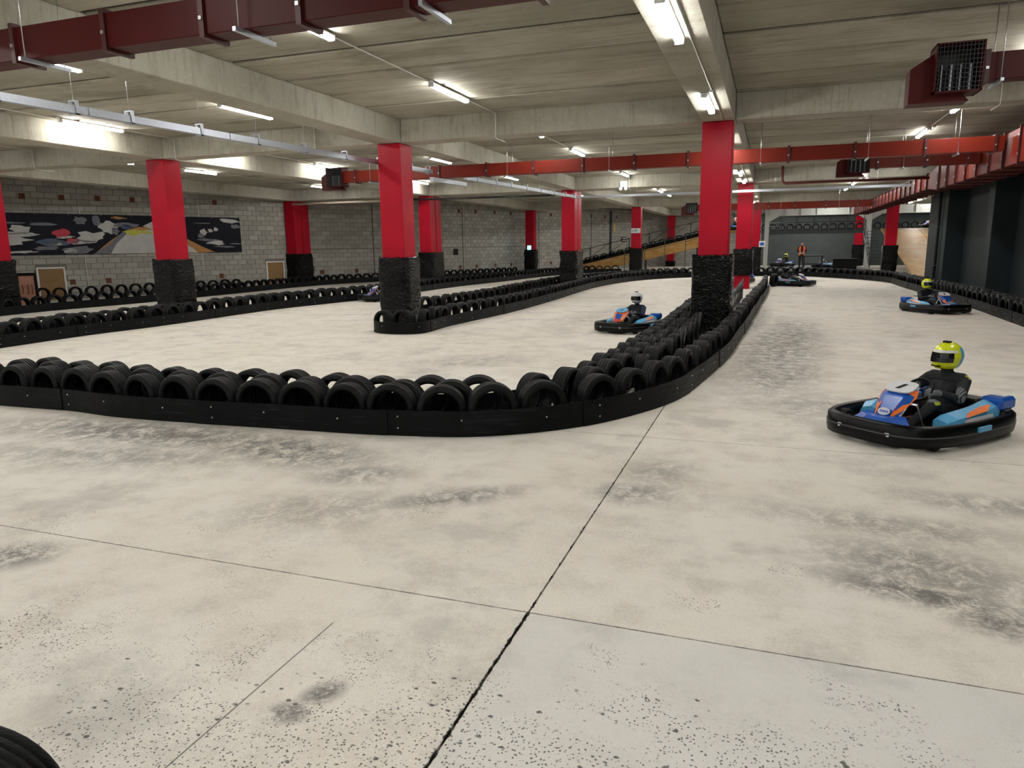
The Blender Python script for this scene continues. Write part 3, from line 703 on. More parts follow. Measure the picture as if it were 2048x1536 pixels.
for x, yy in LY.items():
    z = SOFF-.002 if x == -1.27 else SLAB-.016
    vis = [y for y in yy if y > 8]
    for y in yy:
        if first: o = proto; first = False
        else: o = copy_tree(proto)
        o.location = (x, y, z); o.name = 'tube_light'
        if y > 8:
            k = vis.index(y)
            lab = 'lit fluorescent batten %s, %s in view' % (LIGHTN[x], ordw[k])
        else: lab = 'lit fluorescent batten overhead, above the top picture edge'
        tag(o, lab, 'light', 'fluorescent battens')
    # conduit linking the fittings
    c = empty('light_conduit', (0, 0, 0)); tag(c, 'thin white conduit linking the battens, %s' % LIGHTN[x], 'conduit')
    cx = x+(.14 if x == -1.27 else .0); zz = z-.012
    segs = [(-.4, .0)]
    bounds = [(.25, 17.0), (17.86, 34.6), (36.16, 52.2)] if x not in (-1.27, 10.6) else [(39, 52.2)] if x == 10.6 else [(.25, 17.0), (17.86, 34.6), (36.16, 52.2)]
    for (a, b) in bounds:
        lights = sorted([y for y in yy if a < y < b]); cur = a if x == -1.27 else (lights[0] if lights else a)
        if x == -1.27:
            MB().tube([(cx, a, zz), (cx, b, zz)], .011, 6).build('pipe', 'whiteplastic', c)
        else:
            pts = [a+.3 if a < 1 else a+.05]+[q for y in lights for q in (y-.905, y+.905)]+[b-.05]
            for q0, q1 in zip(pts[::2], pts[1::2]):
                if q1-q0 > .05: MB().tube([(cx, q0, zz), (cx, q1, zz)], .011, 6).build('pipe', 'whiteplastic', c)
            if b < 40: MB().tube([(cx, b-.05, zz), (cx, b+.04, zz-.02), (cx, b+.05, SOFF-.02), (cx, b+.09, SOFF-.06), (cx, b+.7, SOFF-.06)], .011, 6).build('drop', 'whiteplastic', c)
        for y in lights: MB().lathe([(0, zz-.03), (.04, zz-.03), (.04, zz+.01), (0, zz+.01)], 10, 'z', M=Matrix.Translation((cx+(.0 if x == -1.27 else .09), y-1.05, 0))).build('junction_box', 'whiteplastic', c)
for x, y, lab in ((2.2, 63.4, 'lit batten under the bridge above the marshal'), (5.6, 63.4, 'lit batten under the bridge beside the white steel post'), (2.2, 67.6, 'batten added behind the bridge to brighten the dark far wall')):  # the one behind the bridge is added to light the far wall
    o = copy_tree(proto); o.name = 'tube_light'; o.location = (x, y, 2.87 if y < 66 else SLAB-.016); o.rotation_euler.z = R(90); tag(o, lab, 'light', 'fluorescent battens')
# emergency twin spots
for (x, lab) in ((-6.7, 'white twin emergency spotlight on the second cross beam left of the nearest column'), (3.5, 'white twin emergency spotlight on the second cross beam at the right')):
    o = empty('emergency_light', (x, 34.6, 4.86)); tag(o, lab, 'light', 'emergency lights')
    MB().box(-.17, .17, -.08, .095, -.13, .13, bev=.02).build('box', 'whiteplastic', o)
    for s in (-1, 1):
        h = MB().lathe([(0, -.12), (.075, -.12), (.085, -.10), (.06, .0), (0, .02)], 12, 'y', closed=False, M=Matrix.Translation((s*.12, -.02, -.21))).build('lamp_head', 'whiteplastic', o)
        MB().tube([(s*.12, 0, -.16), (s*.12, 0, -.12)], .015, 6).build('stem', 'whiteplastic', h)
# signs on columns
o = empty('exit_sign', (-9.2, 52.28, 3.05)); tag(o, 'green and white running man exit sign on a far red column', 'sign')
B(-.33, .33, -.03, .005, -.17, .17).build('panel', 'white', o)
m = MB(); m.ell((.02, -.033, .09), .03, .004, .03, seg=8, ring=5); m.prism([(-.09, -.11), (-.05, -.11), (.0, -.02), (.06, -.09), (.10, -.08), (.05, .02), (.04, .06), (.09, .02), (.10, .05), (.03, .08), (-.05, .07), (-.09, .0), (-.06, .0), (-.02, .05), (-.02, .0)], -.036, -.031, 'y')
m.prism([(-.26, -.01), (-.18, .05), (-.18, .015), (-.12, .015), (-.12, -.035), (-.18, -.035), (-.18, -.07)], -.036, -.031, 'y'); m.build('running_man', 'green', o)
o = empty('beacon', (-17.2, 52.2, 1.95)); tag(o, 'glowing cyan beacon on the slim far column', 'light')
MB().box(-.13, .13, -.06, .0, -.14, .14, bev=.02).build('lens', 'cyan', o); B(-.14, .14, 0, .06, -.16, .16).build('back_plate', 'whiteplastic', o)
o = empty('wall_notice', (-1.02, 34.66, 0)); 
o.location = (-.62, 52.2, 2.0); tag(o, 'tiny blue and white notice above the wrap beside the bright red column', 'sign')
B(-.2, .2, -.02, .02, -.2, .2).build('plate', 'white', o); B(-.12, .12, -.026, -.019, -.1, .1).build('symbol', 'blue', o)
# ------------------------------------------------------------------ tyre meshes
def tyre_mesh(seg, grooves, w=.105, r=.315, low=False):
    if low: prof = [(r-.004, -w*.8), (r-.004, w*.8), (.262, w), (.219, w*.8), (.285, w*.7), (.285, -w*.7), (.219, -w*.8), (.262, -w)]
    else:
        prof = [(r-.016, -w*.88)]; tw = w*.80
        xs_ = [-tw+2*tw*(i+1)/(grooves+1) for i in range(grooves)]; prof.append((r-.004, -tw))
        for x in xs_: cr = .003*(1-(x/tw)**2); prof += [(r-.002+cr*.6, x-.007), (r-.012, x-.005), (r-.012, x+.005), (r-.002+cr*.6, x+.007)]
        prof += [(r-.004, tw), (r-.016, w*.88), (r-.035, w*.97), (.262, w*1.02), (.250, w*1.03), (.240, w*.98), (.226, w*.88), (.219, w*.80), (.221, w*.70), (.240, w*.80), (.275, w*.86), (.290, w*.6), (.290, -w*.6), (.275, -w*.86), (.240, -w*.80), (.221, -w*.70), (.219, -w*.80), (.226, -w*.88), (.240, -w*.98), (.250, -w*1.03), (.262, -w*1.02), (r-.035, -w*.97)]
    return MB().lathe(prof, seg, 'y')
TY = [tyre_mesh(44, g, w).mesh('tyre', 'rubber') for g, w in ((4, .112), (3, .105), (5, .118), (4, .124))]
LOWP = tyre_mesh(16, 0, low=True)
tyres = []      # (distance, position, rotation, scale, tilt, label, group)
def ordn(k): return '%d%s' % (k, 'th' if 10 < k % 100 < 14 else {1: 'st', 2: 'nd', 3: 'rd'}.get(k % 10, 'th'))
def run(path, inside, rows, label, group, spacing=.585, skip=None, phase=0., frm='the near end', names=('',)):
    pts = catmull(path, .1)
    for ri, off in enumerate(rows):
        # offset the path first so spacing stays even
        op = []
        for i, p in enumerate(pts):
            t = (pts[min(i+1, len(pts)-1)]-pts[max(i-1, 0)]).normalized(); nn = Vector((-t.y, t.x))*inside
            op.append(p+nn*off)
        rs = resample(op, spacing/8)[int(8*((phase+ri*.45) % 1.0001)):][::8]; cn = 0
        for i, p in enumerate(rs):
            if skip and skip(p): continue
            t = (rs[min(i+1, len(rs)-1)]-rs[max(i-1, 0)]).normalized()
            cn += 1; ln = '%s%s, %s from %s' % (label, names[ri % len(names)], ordn(cn), frm)
            sc_ = rnd.uniform(.86, .92); q = p+Vector((rnd.uniform(-.012, .012), rnd.uniform(-.012, .012)))
            a = math.atan2(t.y, t.x)+rnd.uniform(-.12, .12)
            tyres.append((math.hypot(q.x, q.y), (q.x, q.y, .315*sc_), a, sc_, ln, group))
def strip(path, label, inside, h=.29, plen=2.45, group='barrier strips', bolts=True, amp=.015):
    pts = resample(catmull(path, .1), .12); o = empty('barrier_strip', (pts[0].x, pts[0].y, 0)); tag(o, label, 'barrier', group)
    n = int(plen/.12); k = 0; idx = 0; org = Vector((pts[0].x, pts[0].y, 0))
    while k < len(pts)-2:
        seg = pts[max(0, k-1):min(len(pts), k+n+1)]; vs = []; fs = []; lift = .011*(idx % 2)
        for i, p in enumerate(seg):
            g = k+i; t = (pts[min(g+1, len(pts)-1)]-pts[max(min(g, len(pts)-1)-1, 0)]).normalized(); nn = Vector((-t.y, t.x))*inside
            wv = amp*mnoise.noise(Vector((p.x*.8, p.y*.8, 3)))
            for (off, z) in ((-.022-lift+wv*.3, .004), (-.018-lift+wv, h*.5), (-.014-lift+wv*1.5, h), (-.003-lift+wv*1.5, h), (-.007-lift+wv, h*.5), (-.011-lift+wv*.3, .004)):
                q = p+nn*off; vs.append((q.x-org.x, q.y-org.y, z+(wv*.6 if z == h else 0)))
        for i in range(len(seg)-1):
            for j in range(6): fs.append((i*6+j, (i+1)*6+j, (i+1)*6+(j+1) % 6, i*6+(j+1) % 6))
        fs += [tuple(range(5, -1, -1)), tuple((len(seg)-1)*6+j for j in range(6))]
        pn = MB().add(vs, fs, 0, False).build('panel', 'hdpe', o)
        if bolts:
            m = MB()
            for i, zz in ((2, .22), (2, .09), (len(seg)//2-3, .19), (len(seg)-6, .17)):
                if 0 < i < len(seg):
                    p = Vector(vs[i*6+1]); p.z = zz; m.ell(p, .011, .011, .011, seg=8, ring=5)
            if m.v: m.build('bolts', 'steel', pn)
        k += n; idx += 1
# near curved island
P1 = [(-13.5, 6.95), (-11.6, 6.75), (-9.9, 6.7), (-8.6, 6.72), (-7.44, 6.62), (-5.11, 6.74), (-3.9, 6.84), (-2.92, 7.07), (-2.02, 7.76), (-1.39, 8.81), (-1.04, 9.9), (-.82, 11.7), (-.66, 13.6), (-.52, 17), (-.40, 21), (-.25, 26), (-.10, 31), (-.02, 36.6)]
strip(P1, 'black plastic strip with bolts along the near curved tyre barrier', 1)
P1T = [(-10.25, 6.71)]+P1[3:]
LE = 'left picture edge'
run(P1T[:7], 1, (.15,), 'black front row tyre of the near curved barrier', 'front row of near curved barrier', .575, frm=LE)
run(P1T[:6], 1, (.42, .66), 'black tyre of the near curved barrier', 'rear rows of near curved barrier', .60, phase=.5, frm=LE, names=(', middle row', ', rear row'))
run(P1T[6:], 1, (.16,), 'black tyre along the right edge of the near island', 'right side row of near island', phase=.95, frm='the bend')
P1D = catmull(P1, .1)
def nearP1(p): return min((p-q).length for q in P1D) < .52
BL = [(-2.75, 8.15), (-2.55, 8.5), (-2.4, 9.2), (-2.32, 9.85), (-2.26, 10.6), (-2.18, 12.2), (-2.12, 13.4), (-2.1, 15.0), (-2.15, 17.5), (-2.2, 20)]
run(BL, -1, (.16, .42, .68), 'black tyre in band left of nearest column', 'band left of nearest column', .60, frm='the bend', names=(', outer row', ', middle row', ', inner row'), skip=lambda p: nearP1(p) or (abs(p.x+1.25) < .6 and abs(p.y-17.43) < .75))
BLP = [(-13.5, 7.85), (-9.9, 7.62), (-7.4, 7.55), (-5.1, 7.62), (-3.6, 7.8), (-2.95, 8.25), (-2.7, 9.0), (-2.55, 10.6), (-2.42, 13.4), (-2.38, 17.5), (-2.4, 22), (-2.3, 28), (-2.0, 34.2)]
strip(BLP, 'black plastic strip on the far side of the near island, seen through its tyres', -1)
run([(-2.2, 20.6), (-2.2, 24), (-2.1, 28), (-1.85, 33.4)], -1, (.16,), 'black tyre in island row back to bright red column', 'back part of near island', frm='the nearest column')
# middle island with the column at its nose
P2 = [(-9.35, 15.95), (-9.2, 15.58), (-8.75, 15.32), (-8.2, 15.36), (-7.88, 15.75), (-7.95, 17.5), (-7.72, 20.5), (-7.7, 24), (-7.85, 28), (-8.1, 33), (-8.05, 37), (-7.4, 41.5), (-6.2, 44.6), (-4.57, 46.6), (-2.2, 48.0), (.6, 48.7), (2.0, 48.1), (3.2, 46.6), (4.6, 44.2), (5.35, 42.3), (5.72, 40.4)]
strip(P2, 'black plastic strip along the middle tyre barrier and its far bend', 1)
run(P2[4:14], 1, (.16,), 'black front row tyre of the middle barrier', 'front row of middle barrier', .585, phase=.55, frm='its nose', skip=lambda p: abs(p.x+9.43) < .55 and abs(p.y-17.43) < .65)
run([(-9.0, 15.72), (-8.1, 15.70)], 1, (.0,), 'black tyre at the rounded nose of the middle barrier', 'nose of middle barrier', .56, frm='the left')
run([(-10.3, 18.3), (-10.3, 19.4), (-9.95, 22), (-9.95, 26), (-10.2, 30), (-10.3, 34.4), (-9.9, 38.5), (-8.8, 43), (-7.2, 46.6), (-4.9, 48.9)], -1, (.16,), 'black rear row tyre of the middle barrier', 'rear row of middle barrier', .60, frm='the nose', skip=lambda p: abs(p.x+9.43) < .6 and abs(p.y-35.38) < 1.0)
strip([(-10.35, 18.1), (-10.35, 19.4), (-10.0, 22), (-10.0, 26), (-10.25, 30), (-10.35, 34.4), (-9.95, 38.5), (-8.85, 43), (-7.25, 46.6), (-4.9, 49)], 'black plastic strip on the far side of the middle barrier', -1, bolts=False)
run(P2[13:], 1, (.16, .42), 'black tyre in far bend barrier before the pit', 'far bend barrier', .60, phase=.5, frm='its left end', names=(', front row', ', rear row'))
# right barrier
P4 = [(5.72, 40.4), (5.72, 35.5), (5.85, 29.7), (5.9, 24.6), (5.78, 20.1), (5.7, 17), (5.65, 14)]
strip(P4, 'black plastic strip along the tyre barrier by the dark right wall', 1)
run(P4, 1, (.17, .42), 'black tyre in barrier along dark right wall', 'right wall barrier', .60, phase=.5, frm='its far end', names=(', front row', ', rear row'))
# left barrier
P3 = [(-15.85, 10.7), (-16.05, 13.35), (-15.95, 15.8), (-16.2, 20.6), (-15.75, 24.1), (-15.4, 27), (-15.6, 34.3), (-15.0, 41), (-14.4, 48.4), (-12.9, 53.6), (-10.6, 54.6)]
strip(P3, 'black plastic strip along the left tyre barrier in front of the banner column', 1)
run(P3, 1, (.16,), 'black front row tyre of the left barrier', 'front row of left barrier', .60, frm=LE)
run(P3[:8], 1, (.52,), 'black rear row tyre of the left barrier', 'rear row of left barrier', .60, phase=.02, frm=LE, skip=lambda p: abs(p.x+17.2) < .62 and (abs(p.y-17.43) < .7 or abs(p.y-35.38) < 1.0))
# wall barrier
P5 = [(-24.0, 16.5), (-24.2, 19), (-23.9, 22.5), (-24.1, 26.5), (-24.35, 31), (-24.5, 34), (-23.9, 38), (-21.8, 42), (-19.3, 47), (-17.6, 51.4)]
strip(P5, 'black plastic strip of the outer barrier below the block wall', 1, bolts=False)
run(P5, 1, (.16,), 'black tyre in outer barrier below block wall', 'outer wall barrier', .62, frm=LE, skip=lambda p: abs(p.x+25.6) < .6 and abs(p.y-35.38) < 1)
run([(-29.9, 22.0), (-28.9, 25), (-27.9, 28.2), (-26.7, 31.8)], 1, (.0,), 'black tyre against the block wall under the banner', 'tyres against block wall', .66, frm=LE)
# a tyre beside the camera
o = link('tyre', TY[0], None, (-2.30, 1.22, .30), R(25)); tag(o, 'tyre cut off by the bottom left picture corner', 'tyre')
o = link('tyre', TY[2], None, (.18, 36.9, .31), R(70)); tag(o, 'loose tyre ending the near island beside the bright red column', 'tyre')
tyres.sort(key=lambda q: q[0])
stuff = MB()
for k, (d, p, a, s, lab, g) in enumerate(tyres):
    if k < 298:
        o = link('tyre', TY[rnd.randrange(4)], None, p, a); o.scale = (s, s, s); o.rotation_euler.y = rnd.uniform(0, 6.28)
        o.rotation_mode = 'XYZ'; tag(o, lab, 'tyre', g)
    else:
        M = Matrix.Translation(p) @ Matrix.Rotation(a, 4, 'Z') @ Matrix.Scale(s, 4)
        stuff.add([M @ Vector(v) for v in LOWP.v], LOWP.f, 0, True)
if stuff.v: tag(stuff.build('tyre_rows', 'rubber'), 'distant rows of black tyres standing along all the far barriers', 'tyres', kind='stuff')

# ------------------------------------------------------------------ people
def remesh(mb, voxel, name):
    me = mb.mesh(name, 'suit'); o = bpy.data.objects.new(name, me); col.objects.link(o)
    md = o.modifiers.new('r', 'REMESH'); md.mode = 'VOXEL'; md.voxel_size = voxel
    sm = o.modifiers.new('s', 'SMOOTH'); sm.factor = .5; sm.iterations = 2
    dg = bpy.context.evaluated_depsgraph_get(); me2 = bpy.data.meshes.new_from_object(o.evaluated_get(dg))
    bpy.data.objects.remove(o); me2.name = name
    me2.polygons.foreach_set('use_smooth', [True]*len(me2.polygons)); return me2
def cap(m, a, b, ra, rb, seg=12):
    a = Vector(a); b = Vector(b)
    m.tube([a, a+(b-a)*.33, a+(b-a)*.66, b], [ra, ra+(rb-ra)*.33, ra+(rb-ra)*.66, rb], seg)
    m.ell(a, ra, ra, ra, seg=seg, ring=8); m.ell(b, rb, rb, rb, seg=seg, ring=8)
def hand(m, w, d, side, down, s=1.0):
    # w wrist, d forward direction, side = thumb side, fingers curl towards `down`
    w = Vector(w); d = Vector(d).normalized(); side = Vector(side).normalized(); down = Vector(down).normalized()
    k = w+d*.075*s; m.ell(w+d*.045*s, .03*s, .03*s, .03*s, seg=10, ring=6)
    for i in range(4):
        q = (i-1.5)*.021*s; L = (.036, .042, .038, .030)[3-i]*s; b = k-side*q*-1
        cap(m, w+d*.03*s+side*q*.8, b, .015*s, .0105*s, 8)
        c = b+d*L*.9+down*L*.35; e = c+down*L*.9+d*L*.1; f = e+down*L*.35-d*L*.6
        cap(m, b, c, .0105*s, .0098*s, 8); cap(m, c, e, .0098*s, .0092*s, 8); cap(m, e, f, .0092*s, .0085*s, 8)
    t0 = w+d*.025*s+side*.028*s; t1 = t0+side*.03*s+d*.025*s+down*.012*s; t2 = t1+d*.028*s+down*.022*s
    cap(m, t0, t1, .0135*s, .0115*s, 8); cap(m, t1, t2, .0115*s, .0098*s, 8)
def driver_body():
    m = MB()
    cap(m, (-.07, -.42, .20), (.07, -.42, .20), .135, .135); cap(m, (0, -.42, .22), (0, -.50, .42), .145, .155)
    cap(m, (-.09, -.50, .46), (.09, -.50, .46), .125, .125); cap(m, (-.15, -.49, .56), (.15, -.49, .56), .085, .085); cap(m, (0, -.48, .58), (0, -.455, .70), .07, .06)
    for s in (-1, 1):
        sh = (s*.195, -.48, .555); el = (s*.29, -.24, .40); wr = (s*.165, -.02, .475)
        cap(m, sh, el, .066, .052); cap(m, el, wr, .050, .034)
        hand(m, wr, (-s*.25, .95, .1), (-s*.6, 0, .8), (-s*.4, .1, -1), 1.05)
        hip = (s*.10, -.36, .19); kn = (s*.20, .10, .36); an = (s*.17, .50, .16)
        cap(m, hip, kn, .092, .066); cap(m, kn, an, .062, .042)
        cap(m, (s*.17, .50, .13), (s*.165, .62, .20), .042, .034)
    me = remesh(m, .0085, 'driver_body'); return me
def recolour(me, mats, fn):
    me = me.copy(); me.materials.clear()
    for q in mats: me.materials.append(MAT[q])
    me.polygons.foreach_set('material_index', [fn(p.center) for p in me.polygons]); return me
DB = driver_body()
def fn_suit(c):
    if c.y > -.035 and c.z > .36 and abs(c.x) < .26 and c.z > .40: return 1
    if abs(c.x) > .20 and -.32 < c.y < -.18 and c.z > .33: return 3 if (c.x*37) % 1 > .4 else 0
    if .03 < c.y < .14 and c.z > .37: return 2
    if .20 < abs(c.x) and c.z > .585 and c.y < -.46: return 2
    return 0
BODY = {'y': recolour(DB, ['suit', 'glove', 'suityellow', 'glove'], fn_suit), 'b': recolour(DB, ['suit', 'glove', 'suit', 'suitblue'], lambda c: 3 if (abs(c.x) > .16 and c.y < -.2) else (1 if c.y > -.035 and c.z > .40 and abs(c.x) < .26 else 0)),
        'k': recolour(DB, ['suit', 'glove'], lambda c: 1 if (c.y > -.035 and c.z > .40 and abs(c.x) < .26) else 0)}
def helmet(p, shell, back, turn=0):
    h = MB()
    def f(v):
        v = v.copy()
        if v.z < 0 and v.y > 0: v.y *= 1+.22*min(1, -v.z/.1); 
        if v.z < -.02: v.x *= .93
        if v.z < -.11: v.z = -.11-(-.11-v.z)*.4
        return v
    h.ell((0, 0, 0), .128, .152, .150, seg=28, ring=18, f=f)
    for i, fc in enumerate(h.f):
        c = sum((Vector(h.v[j]) for j in fc), Vector())/4
        h.mi[i] = 1 if (c.y < -.02 and c.z < .10) else (2 if (.06 < c.z < .085 and c.y > 0) else 0)
    o = h.build('helmet', [shell, back, 'white'], p, (0, -.45, .815), turn); o.scale = (1.14, 1.14, 1.12)
    v = MB(); n = 14
    for k in range(n):
        a0 = R(-72+144*k/n); a1 = R(-72+144*(k+1)/n)
        for (z0, z1) in ((-.045, 0), (0, .05)):
            def q(a, z):
                kk = math.sqrt(max(0, 1-(z/.150)**2)); x = .131*kk*math.sin(a); y = .155*kk*math.cos(a)
                if z < 0: y *= 1+.22*min(1, -z/.1)
                return (x, y+.003, z)
            v.add([q(a0, z0), q(a0, z1), q(a1, z1), q(a1, z0)], [(3, 2, 1, 0)], 0, True)
    v.build('visor', 'visor', o)
    MB().box(-.035, .035, .0, .05, .138, .160, bev=.006).build('vent', 'black', o)
    MB().box(-.05, .05, .120, .150, -.092, -.076, bev=.005).build('chin_vent', 'black', o)
def driver(kart_loc, rz, s, body, shell, back, label, turn=0):
    p = empty('person', kart_loc, rz); p.scale = (s, s, s); tag(p, label, 'person', 'kart drivers')
    o = link('body', BODY[body], p); helmet(p, shell, back, turn); return p
# ------------------------------------------------------------------ karts
def outline(L, Wd, n=64, front=2.6, rear=4.0):
    out = []
    for k in range(n):
        a = 2*math.pi*k/n; c, s = math.cos(a), math.sin(a); e = 2/(front if s > 0 else rear)
        out.append(Vector((math.copysign(abs(c)**(2/4.2), c)*Wd/2, math.copysign(abs(s)**e, s)*L/2)))
    return out
def make_kart(body='blue', accent='orange', plate='white', logo='white', spoiler='blue', lowlogo=None, pod='lightblue', wide=0):
    k = empty('go_kart')
    path = outline(1.96, 1.36); n = len(path); prof = [(0, .055), (.012, .12), (.004, .235), (-.03, .262), (-.085, .250), (-.095, .20), (-.075, .065)]
    vs = []; fs = []; np_ = len(prof)
    for i, p in enumerate(path):
        t = (path[(i+1) % n]-path[i-1]).normalized(); nn = Vector((t.y, -t.x)); fr = max(0, p.y/.98)
        for (o_, z) in prof: q = p+nn*o_; vs.append((q.x, q.y, z*(1+.10*fr)))
    for i in range(n):
        for j in range(np_): fs.append((i*np_+j, ((i+1) % n)*np_+j, ((i+1) % n)*np_+(j+1) % np_, i*np_+(j+1) % np_))
    MB().add(vs, fs, 0, True).build('bumper', 'black', k)
    m = MB(); vs = []
    for i in range(n):
        p = path[i]; t = (path[(i+1) % n]-path[i-1]).normalized(); nn = Vector((t.y, -t.x))
        for (o_, z) in ((.0135, .150), (.0135, .165)): q = p+nn*o_; vs.append((q.x, q.y, z*(1+.10*max(0, p.y/.98))))
    m.add(vs, [(2*i, 2*((i+1) % n), 2*((i+1) % n)+1, 2*i+1) for i in range(n)], 0, True); m.build('rub_line', 'greysteel', k)
    MB().box(-.30, .30, -.25, .80, .05, .062).build('floor_tray', 'blacksteel', k)
    m = MB()
    for s in (-1, 1): m.tube([(s*.28, -.80, .09), (s*.30, -.2, .08), (s*.27, .4, .08), (s*.20, .80, .10)], .016, 8)
    m.tube([(-.5, -.62, .14), (.5, -.62, .14)], .02, 8); m.tube([(-.45, .58, .13), (.45, .58, .13)], .016, 8); m.build('chassis', 'steel', k)
    for (x, y, r, w) in ((-.50, .58, .125, .12), (.50, .58, .125, .12), (-.50, -.62, .137, .19), (.50, -.62, .137, .19)):
        wh = MB().lathe([(r-.012, -w/2), (r, -w/2+.02), (r, w/2-.02), (r-.012, w/2), (.07, w/2-.01), (.07, -w/2+.01)], 22, 'x', M=Matrix.Translation((x, y, r))).build('wheel', 'rubber', k)
        MB().lathe([(0, -w/2+.02), (.07, -w/2+.02), (.07, w/2-.02), (0, w/2-.02)], 14, 'x', closed=False, M=Matrix.Translation((x, y, r))).build('rim', 'steel', wh)
    # front panel with the number plate
    def loft(secs, name, mat):
        m = MB(); vs = []; q = len(secs[0])
        for s_ in secs: vs += s_
        fs = []
        for i in range(len(secs)-1):
            for j in range(q): fs.append((i*q+j, i*q+(j+1) % q, (i+1)*q+(j+1) % q, (i+1)*q+j))
        fs += [tuple(range(q-1, -1, -1)), tuple((len(secs)-1)*q+j for j in range(q))]
        return m.add(vs, fs).build(name, mat, k)
    def sec(y, z, w, th, tilt=0):  return [(-w, y, z), (-w*.55, y+.05, z+.01), (w*.55, y+.05, z+.01), (w, y, z), (w*.8, y-th, z+.02), (-w*.8, y-th, z+.02)]
    fp = loft([sec(.62, .22, .10, .05), sec(.55, .33, .15, .06), sec(.43, .46, .18, .07), sec(.33, .535, .165, .09)], 'front_panel', 'orange' if wide else body)
    if wide: MB().add([(-.05, .678, .236), (.05, .678, .236), (.075, .612, .345), (.085, .492, .478), (-.085, .492, .478), (-.075, .612, .345)], [(0, 1, 2, 3, 4, 5)]).build('centre_strip', 'blue', fp)
    for s in (-1, 1):
        MB().add([(s*.155, .545, .345), (s*.20, .40, .47), (s*.175, .33, .535), (s*(.10-wide*.05), .40, .533), (s*(.085-wide*.035), .605, .35), (s*(.08-wide*.05), .675, .26)], [(0, 1, 2, 3, 4, 5) if s < 0 else (5, 4, 3, 2, 1, 0)]).build('panel_stripe', accent, fp)
    m = MB(); seg = 18; M = Matrix.Translation((0, .355, .548)) @ Matrix.Rotation(R(-22), 4, 'X')
    m.prism([(.155*math.copysign(abs(math.cos(2*math.pi*i/seg))**.6, math.cos(2*math.pi*i/seg)), .115*math.copysign(abs(math.sin(2*math.pi*i/seg))**.6, math.sin(2*math.pi*i/seg))) for i in range(seg)], 0, .014, M=M); pl = m.build('number_plate', plate, fp)
    MB().prism([(-.045, -.05), (.0, -.05), (.045, .05), (.0, .05)], .014, .017, M=M).build('number_mark', 'blacksteel', pl)
    m = MB(); M = Matrix.Translation((0, .635, .318)) @ Matrix.Rotation(R(-62), 4, 'X')
    m.prism([(.068*math.cos(2*math.pi*i/16), .042*math.sin(2*math.pi*i/16)) for i in range(16)], 0, .012, M=M); lo = m.build('oval_badge', logo, fp)
    if lowlogo is None:
        m = MB()
        for i in range(5): m.box(-.045+.02*i-.005, -.045+.02*i+.007, -.012, .012, .012, .0135, M=M)
        m.build('badge_lettering', 'blue', lo)
    sp = loft([[(-.33, .70, .20), (-.12, .90, .22), (.12, .90, .22), (.33, .70, .20), (.30, .66, .23), (-.30, .66, .23)], [(-.25, .64, .27), (-.10, .78, .285), (.10, .78, .285), (.25, .64, .27), (.22, .60, .29), (-.22, .60, .29)]], 'nose_fairing', spoiler)
    for s in (-1, 1):
        MB().box(s*.24-.05, s*.24+.05, .962, .982, .15, .19).build('bumper_badge', 'white', k)
        # side pod
        prof2 = [(.33, .15), (.56, .13), (.585, .19), (.54, .29), (.40, .335), (.33, .30)]
        secs = []
        for (y, sx, sz) in ((.30, .72, .68), (.18, .95, .92), (-.10, 1, 1), (-.32, 1, 1.08), (-.50, .94, 1.25), (-.60, .88, 1.2)):
            secs.append([(s*(.33+(x-.33)*sx), y, .13+(z-.13)*sz) for x, z in prof2])
        if s > 0: secs = [list(reversed(q)) for q in secs]
        pd = loft(secs, 'side_pod', pod)
        def on(y, x, z): return (s*x, y, z)
        MB().add([on(.10, .556, .285), on(-.30, .558, .315), on(-.44, .50, .362), on(-.30, .47, .345), on(-.02, .50, .315)], [(0, 1, 2, 3, 4) if s < 0 else (4, 3, 2, 1, 0)]).build('pod_flash', accent, pd)
        MB().add([on(.16, .570, .235), on(-.34, .598, .25), on(-.34, .590, .29), on(.12, .562, .275)], [(0, 1, 2, 3) if s < 0 else (3, 2, 1, 0)]).build('pod_band', 'white', pd)
        MB().box(s*.44-.12, s*.44+.12, -.86, -.56, .27, .41, bev=.03).build('rear_cover', body, k)
        MB().box(s*.44-.07, s*.44+.07, -.80, -.70, .412, .418).build('cover_label', 'white', k)
        MB().box(s*.70-.012, s*.70+.012, -.1, .12, .17, .22).build('bumper_label', 'lightblue', k)
    # seat
    vs = []; fs = []; nu, nv = 9, 8
    for i in range(nv):
        t = i/(nv-1); y = -.16-.36*t-.10*t*t; z = .10+.02*t if t < .5 else .11+.5*(t-.5)*1.0
        z = .09+.52*max(0, t-.35)**1.15; wdt = .19+.02*math.sin(t*3)
        for j in range(nu):
            u = j/(nu-1)*2-1; vs.append((u*wdt*1.1, y+.10*abs(u)**3*t, z+.10*abs(u)**3*(1-.5*t)))
    q = len(vs); vs += [(x, y-.02, z-.018) for x, y, z in vs]
    for i in range(nv-1):
        for j in range(nu-1):
            a = i*nu+j; fs += [(a, a+1, a+nu+1, a+nu), (q+a+nu, q+a+nu+1, q+a+1, q+a)]
    MB().add(vs, fs, 0, True).build('seat', 'black', k)
    M = Matrix.Translation((0, .05, .49)) @ Matrix.Rotation(R(-48), 4, 'X')
    st = MB().tube([M @ Vector((.145*math.cos(2*math.pi*i/24), .145*math.sin(2*math.pi*i/24), 0)) for i in range(24)], .015, 8, close=True).build('steering_wheel', 'black', k)
    m = MB()
    for a in (90, 210, 330): m.tube([M @ Vector((0, 0, 0)), M @ Vector((.14*math.cos(R(a)), .14*math.sin(R(a)), 0))], .010, 6)
    m.build('spokes', 'greysteel', st)
    MB().tube([(0, .06, .48), (0, .45, .12)], .014, 8).build('steering_column', 'steel', k)
